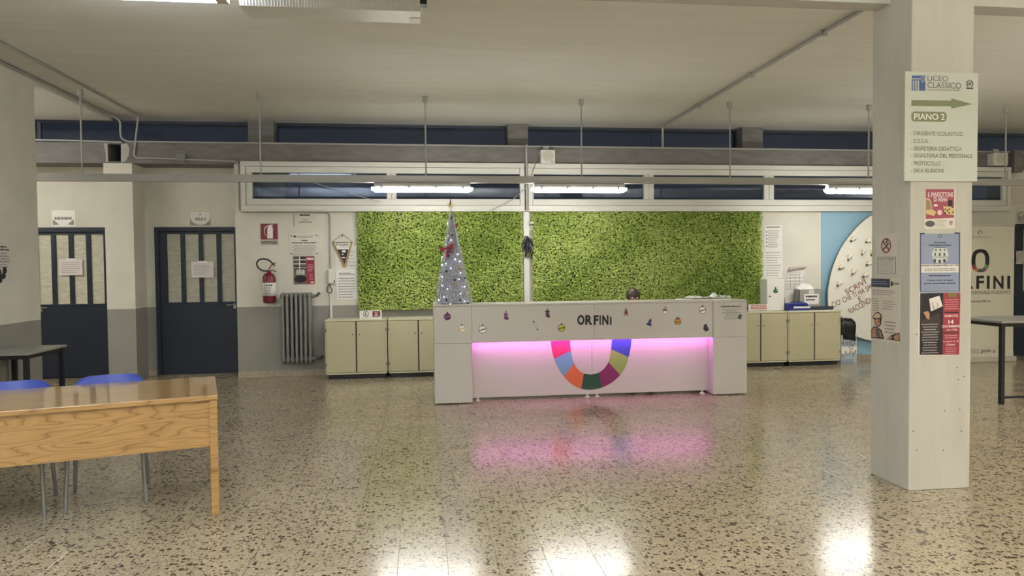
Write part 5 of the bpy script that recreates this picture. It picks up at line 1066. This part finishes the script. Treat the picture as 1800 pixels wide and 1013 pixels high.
pl([(165, 950), (205, 915), (275, 893), (278, 966), (240, 962)], INK, 'drawing_outline', .0042); pl([(225, 925), (270, 902), (273, 958), (236, 956)], SK_, 'drawing_book', .005); pl([(172, 948), (205, 922), (215, 935), (195, 952)], SK_, 'drawing_hand', .005)
m = MB()
for x, y in ((97, 800), (110, 798)): m.disc(FPl, *Q(x, y), .0045, .003, .0062, n=7)
m.build('drawing_eyes', INK, s)
# wear and anchor holes on the pillar
m = MB()
for x, y in ((1682, 646.5), (1695, 662), (1684.5, 667.5), (1661, 722.5), (1711-24, 720), (1605, 758), (1658, 792), (1690, 758), (1611, 792), (1616, 594), (1611, 1013*.0+588)): m.disc(FPf, *FPf.pt(x, y), .004, -.001, .0012, n=8)
m.build('anchor_hole', INK, pil)
MB().ball(FPl.p3(1588, 294, .004), .012, sub=1, sc=(.6, 1, 1)).build('wall_plug', PAPER, pil)

# ------------------------------------------------------------------ roll-up banner at the right
FRb = Fr('Y', 9.62); bx1 = FRb.pt(1782, 500)[0]; bx0 = bx1-.88
rb = thing('roll_up_banner', 'pale roll-up banner reading ORFINI standing behind the pillar', 'banner', ((bx0+bx1)/2, 9.62, 0))
MB().box(bx0-.01, bx1+.01, 9.56, 9.68, .0, .075, bev=.01).build('base', METAL if 0 else mat('banner_base', '#b5b1a4', .4), rb); MB().box(bx0, bx1, 9.618, 9.622, .07, 2.03).build('fabric', mat('banner_fabric', '#c9c5b2', .6), rb); MB().box(bx0-.005, bx1+.005, 9.61, 9.63, 2.02, 2.05, bev=.004).build('top_rail', mat('banner_base', '#b5b1a4', .4), rb); MB().tube([((bx0+bx1)/2, 9.65, .05), ((bx0+bx1)/2, 9.65, 2.03)], .01).build('pole', METAL, rb)
FRb = Fr('Y', 9.617); xr_ = FRb.pt(1776, 490)[0]; xl_ = FRb.pt(1648, 490)[0]

for ch, a, b_ in (('O', 1664, 1686), ('R', 1691, 1711.5), ('F', 1716, 1729.5), ('I', 1734.5, 1739.5), ('N', 1746, 1764), ('I', 1770.5, 1775.6)): text(ch, FRb, (a, 485, b_, 508), INK, rb, .0015, .03)
text('ISTITUTO PROFESSIONALE FOLIGNO', FRb, None, DINK, rb, .0015, .0, uv=(FRb.pt(1648, 515)[0], FRb.pt(1740, 517)[1], FRb.pt(1776, 515)[0], FRb.pt(1740, 511.5)[1])); text('www.iisorfini.it', FRb, (1700, 527, 1741, 532), DINK, rb, .0015, .008)
# big letter O with a coloured lower edge
q = FRb.box(1707.5, 438, 1739, 479); c_ = ((q[0]+q[2])/2, (q[1]+q[3])/2); rx, ry = (q[2]-q[0])/2, (q[3]-q[1])/2
def oring(a0, a1, m, name):
    b_ = MB(); n = 14
    for i in range(n):
        t0, t1 = a0+(a1-a0)*i/n, a0+(a1-a0)*(i+1)/n; E_ = lambda r, t: (c_[0]+(rx if r else rx*.56)*math.copysign(abs(math.cos(t))**.8, math.cos(t)), c_[1]+(ry if r else ry*.7)*math.copysign(abs(math.sin(t))**.8, math.sin(t)))
        b_.poly(FRb, [E_(0, t0), E_(1, t0), E_(1, t1), E_(0, t1)], 0, .0015)
    b_.build(name, m, rb)
oring(math.radians(-20), math.radians(200), INK, 'letter_o')
for i, h in enumerate(('#8d3a44', '#c07a4a', '#41604c', '#7b4f6d', '#6f8a52')): oring(math.radians(200+28*i), math.radians(200+28*(i+1)), mat('banner_'+h, h, .6), 'o_segment')
m = MB(); cu_, cv2 = FRb.pt(1723, 409); m.ring(FRb, cu_, cv2, .024, .034, 0, .0015, n=20, a0=-1., a1=4.2); m.build('state_emblem', DINK, rb); lines(FRb, (1705, 415, 1745, 420), 2, GREYINK, rb, .0015, .4, .2, False)
text('pon', FRb, (1724.5, 615, 1741, 622), DINK, rb, .0015, .012); m = MB(); m.ring(FRb, *FRb.pt(1747.5, 618), .012, .02, 0, .0015, n=14); m.build('round_mark', DINK, rb); lines(FRb, (1706, 613, 1723, 622), 3, GREYINK, rb, .0015, .4, .2)
# sheets taped on and above the dark door
for px, lab, tl in (((1784.5, 441, 1830, 464), 'clear plastic sleeve taped across the dark door at the right edge', .02), ((1790, 373, 1835, 391), 'crumpled clear plastic sleeve above the dark door at the right edge', .05)):
    f = Fr('Y', YW-.03); q = f.box(*px); m = MB(); N_ = 8; g = [[f.w(q[0]+(q[2]-q[0])*i/N_, q[1]+(q[3]-q[1])*j/4, .01+tl*.6*abs(math.sin(i*1.3+j*2.1))) for j in range(5)] for i in range(N_+1)]
    m.add([p for r_ in g for p in r_], [[i*5+j, (i+1)*5+j, (i+1)*5+j+1, i*5+j+1] for i in range(N_) for j in range(4)]); mark(m.build('plastic_sleeve', mat('sleeve_grey_shiny', '#a9a6a0', .15, spec=.8), flip=False), lab, 'sleeve')

# ------------------------------------------------------------------ tables and chairs
TA = math.radians(16.5); tbl = thing('wooden_table', 'honey-coloured wooden table with a front panel at the lower left', 'table', (-1.238, 4.476, 0), TA)
Lg, Dp, Tz = 1.95, .83, .735
MB(True).box(-Lg, 0, 0, Dp, Tz-.03, Tz, bev=.004).build('tabletop', WOOD, tbl); MB(True).box(-Lg+.05, -.05, .03, .048, .42, Tz-.03).build('front_panel', WOOD, tbl)
for x in (-Lg+.005, -.05):
    for y in (.012, Dp-.06): MB(True).box(x, x+.045, y, y+.045, 0, Tz-.03, bev=.003).build('leg', WOOD, tbl)
def chair(loc, rz, label):
    t = thing('school_chair', label, 'chair', loc, rz, 'blue school chairs behind the wooden table')
    BL = mat('blue_plastic', '#2f47a8', .35)
    # seat shell
    n = 10; g = []
    for i in range(n+1):
        x = -.21+.42*i/n; row = []
        for j in range(n+1):
            y = -.2+.4*j/n; z = .45+.02*(x/.21)**2-.05*max(0, (-y-.12)/.08)**2+.03*max(0, (y-.12)/.08)**2; row.append(Vector((x, y, z)))
        g.append(row)
    def shell(g, nm, th, skip=()):
        a, b_ = len(g), len(g[0]); m = MB(True); T = [p for r_ in g for p in r_]; D = [p+th for p in T]; fs = []
        cell = lambda i, j: (i, j) not in skip and 0 <= i < a-1 and 0 <= j < b_-1
        o = a*b_
        for i in range(a-1):
            for j in range(b_-1):
                if not cell(i, j): continue
                q_ = [i*b_+j, (i+1)*b_+j, (i+1)*b_+j+1, i*b_+j+1]; fs.append(q_); fs.append([o+k_ for k_ in q_[::-1]])
                for (di, dj, e0, e1) in ((0, -1, 0, 1), (1, 0, 1, 2), (0, 1, 2, 3), (-1, 0, 3, 0)):
                    if not cell(i+di, j+dj): fs.append([q_[e0], q_[e1], o+q_[e1], o+q_[e0]])
        m.add(T+D, fs, None, True); ob = m.build(nm, BL, t); md = ob.modifiers.new('edge', 'EDGE_SPLIT'); md.split_angle = .9; return ob
    shell(g, 'seat', Vector((0, 0, -.008)))
    g = []; n2, m2 = 16, 12
    for i in range(n2+1):
        u_ = -1+2*i/n2; row = []
        for j in range(m2+1):
            v_ = j/m2; top = .775-.035*abs(u_)**8; bot = .55+.02*abs(u_)**4; z = bot+(top-bot)*v_; w_ = .228-.012*v_-.02*(abs(v_-.5)*2)**6; row.append(Vector((u_*w_, .205+.05*v_-.045*(u_*u_)*1.0+.03, z)))
        g.append(row)
    shell(g, 'backrest', Vector((0, .009, 0)), {(i, 8) for i in range(6, 10)})
    for s_ in (-1, 1):
        MB(True).tube(arc([(s_*.17, -.14, .435), (s_*.205, -.17, .43), (s_*.222, -.222, .0)], .05), .0125, 8).build('leg', CHROME, t)
        MB(True).tube(arc([(s_*.17, .14, .435), (s_*.2, .16, .43), (s_*.222, .225, .0)], .05), .0125, 8).build('leg', CHROME, t)
        MB(True).tube([(s_*.17, .12, .438), (s_*.19, .19, .5), (s_*.19, .222, .62)], .011, 8).build('back_support', CHROME, t)
        MB(True).tube([(s_*.17, -.16, .43), (s_*.17, .16, .43)], .011, 8).build('seat_rail', CHROME, t)
    return t
chair((-2.065, 4.944, 0), math.radians(17.8), 'blue plastic school chair at the wooden table, the right one of the two')
chair((-2.585, 4.762, 0), math.radians(17.5), 'blue plastic school chair at the wooden table, cut by the left photo edge')
GT = mat('grey_tabletop', '#8f8d86', .3, var=.1, scale=6)
def desk2(name, x0, x1, y0, y1, z, label, bar=False):
    t = thing(name, label, 'table', ((x0+x1)/2, (y0+y1)/2, 0)); MB().box(x0, x1, y0, y1, z-.022, z, bev=.004).build('tabletop', GT, t)
    m = MB(); m.box(x0+.03, x1-.03, y0+.03, y0+.055, z-.06, z-.022); m.box(x0+.03, x1-.03, y1-.055, y1-.03, z-.06, z-.022); m.box(x0+.03, x0+.055, y0+.055, y1-.055, z-.06, z-.022); m.box(x1-.055, x1-.03, y0+.055, y1-.055, z-.06, z-.022); m.build('under_frame', BLACK, t)
    for x in (x0+.02, x1-.06):
        for y in (y0+.02, y1-.06): MB().box(x, x+.04, y, y+.04, 0, z-.022).build('leg', BLACK, t)
    if bar: MB().box(x0+.06, x1-.06, y0+.03, y0+.045, .06, .085).build('stretcher', BLACK, t)
    return t
desk2('school_desk', -4.08, -3.563, 6.945, 7.66, .75, 'grey-topped school desk with black legs against the near left wall')
desk2('work_table', 5.95, 7.2, 6.66, 7.35, .872, 'grey-topped work table with black legs at the right photo edge', True)
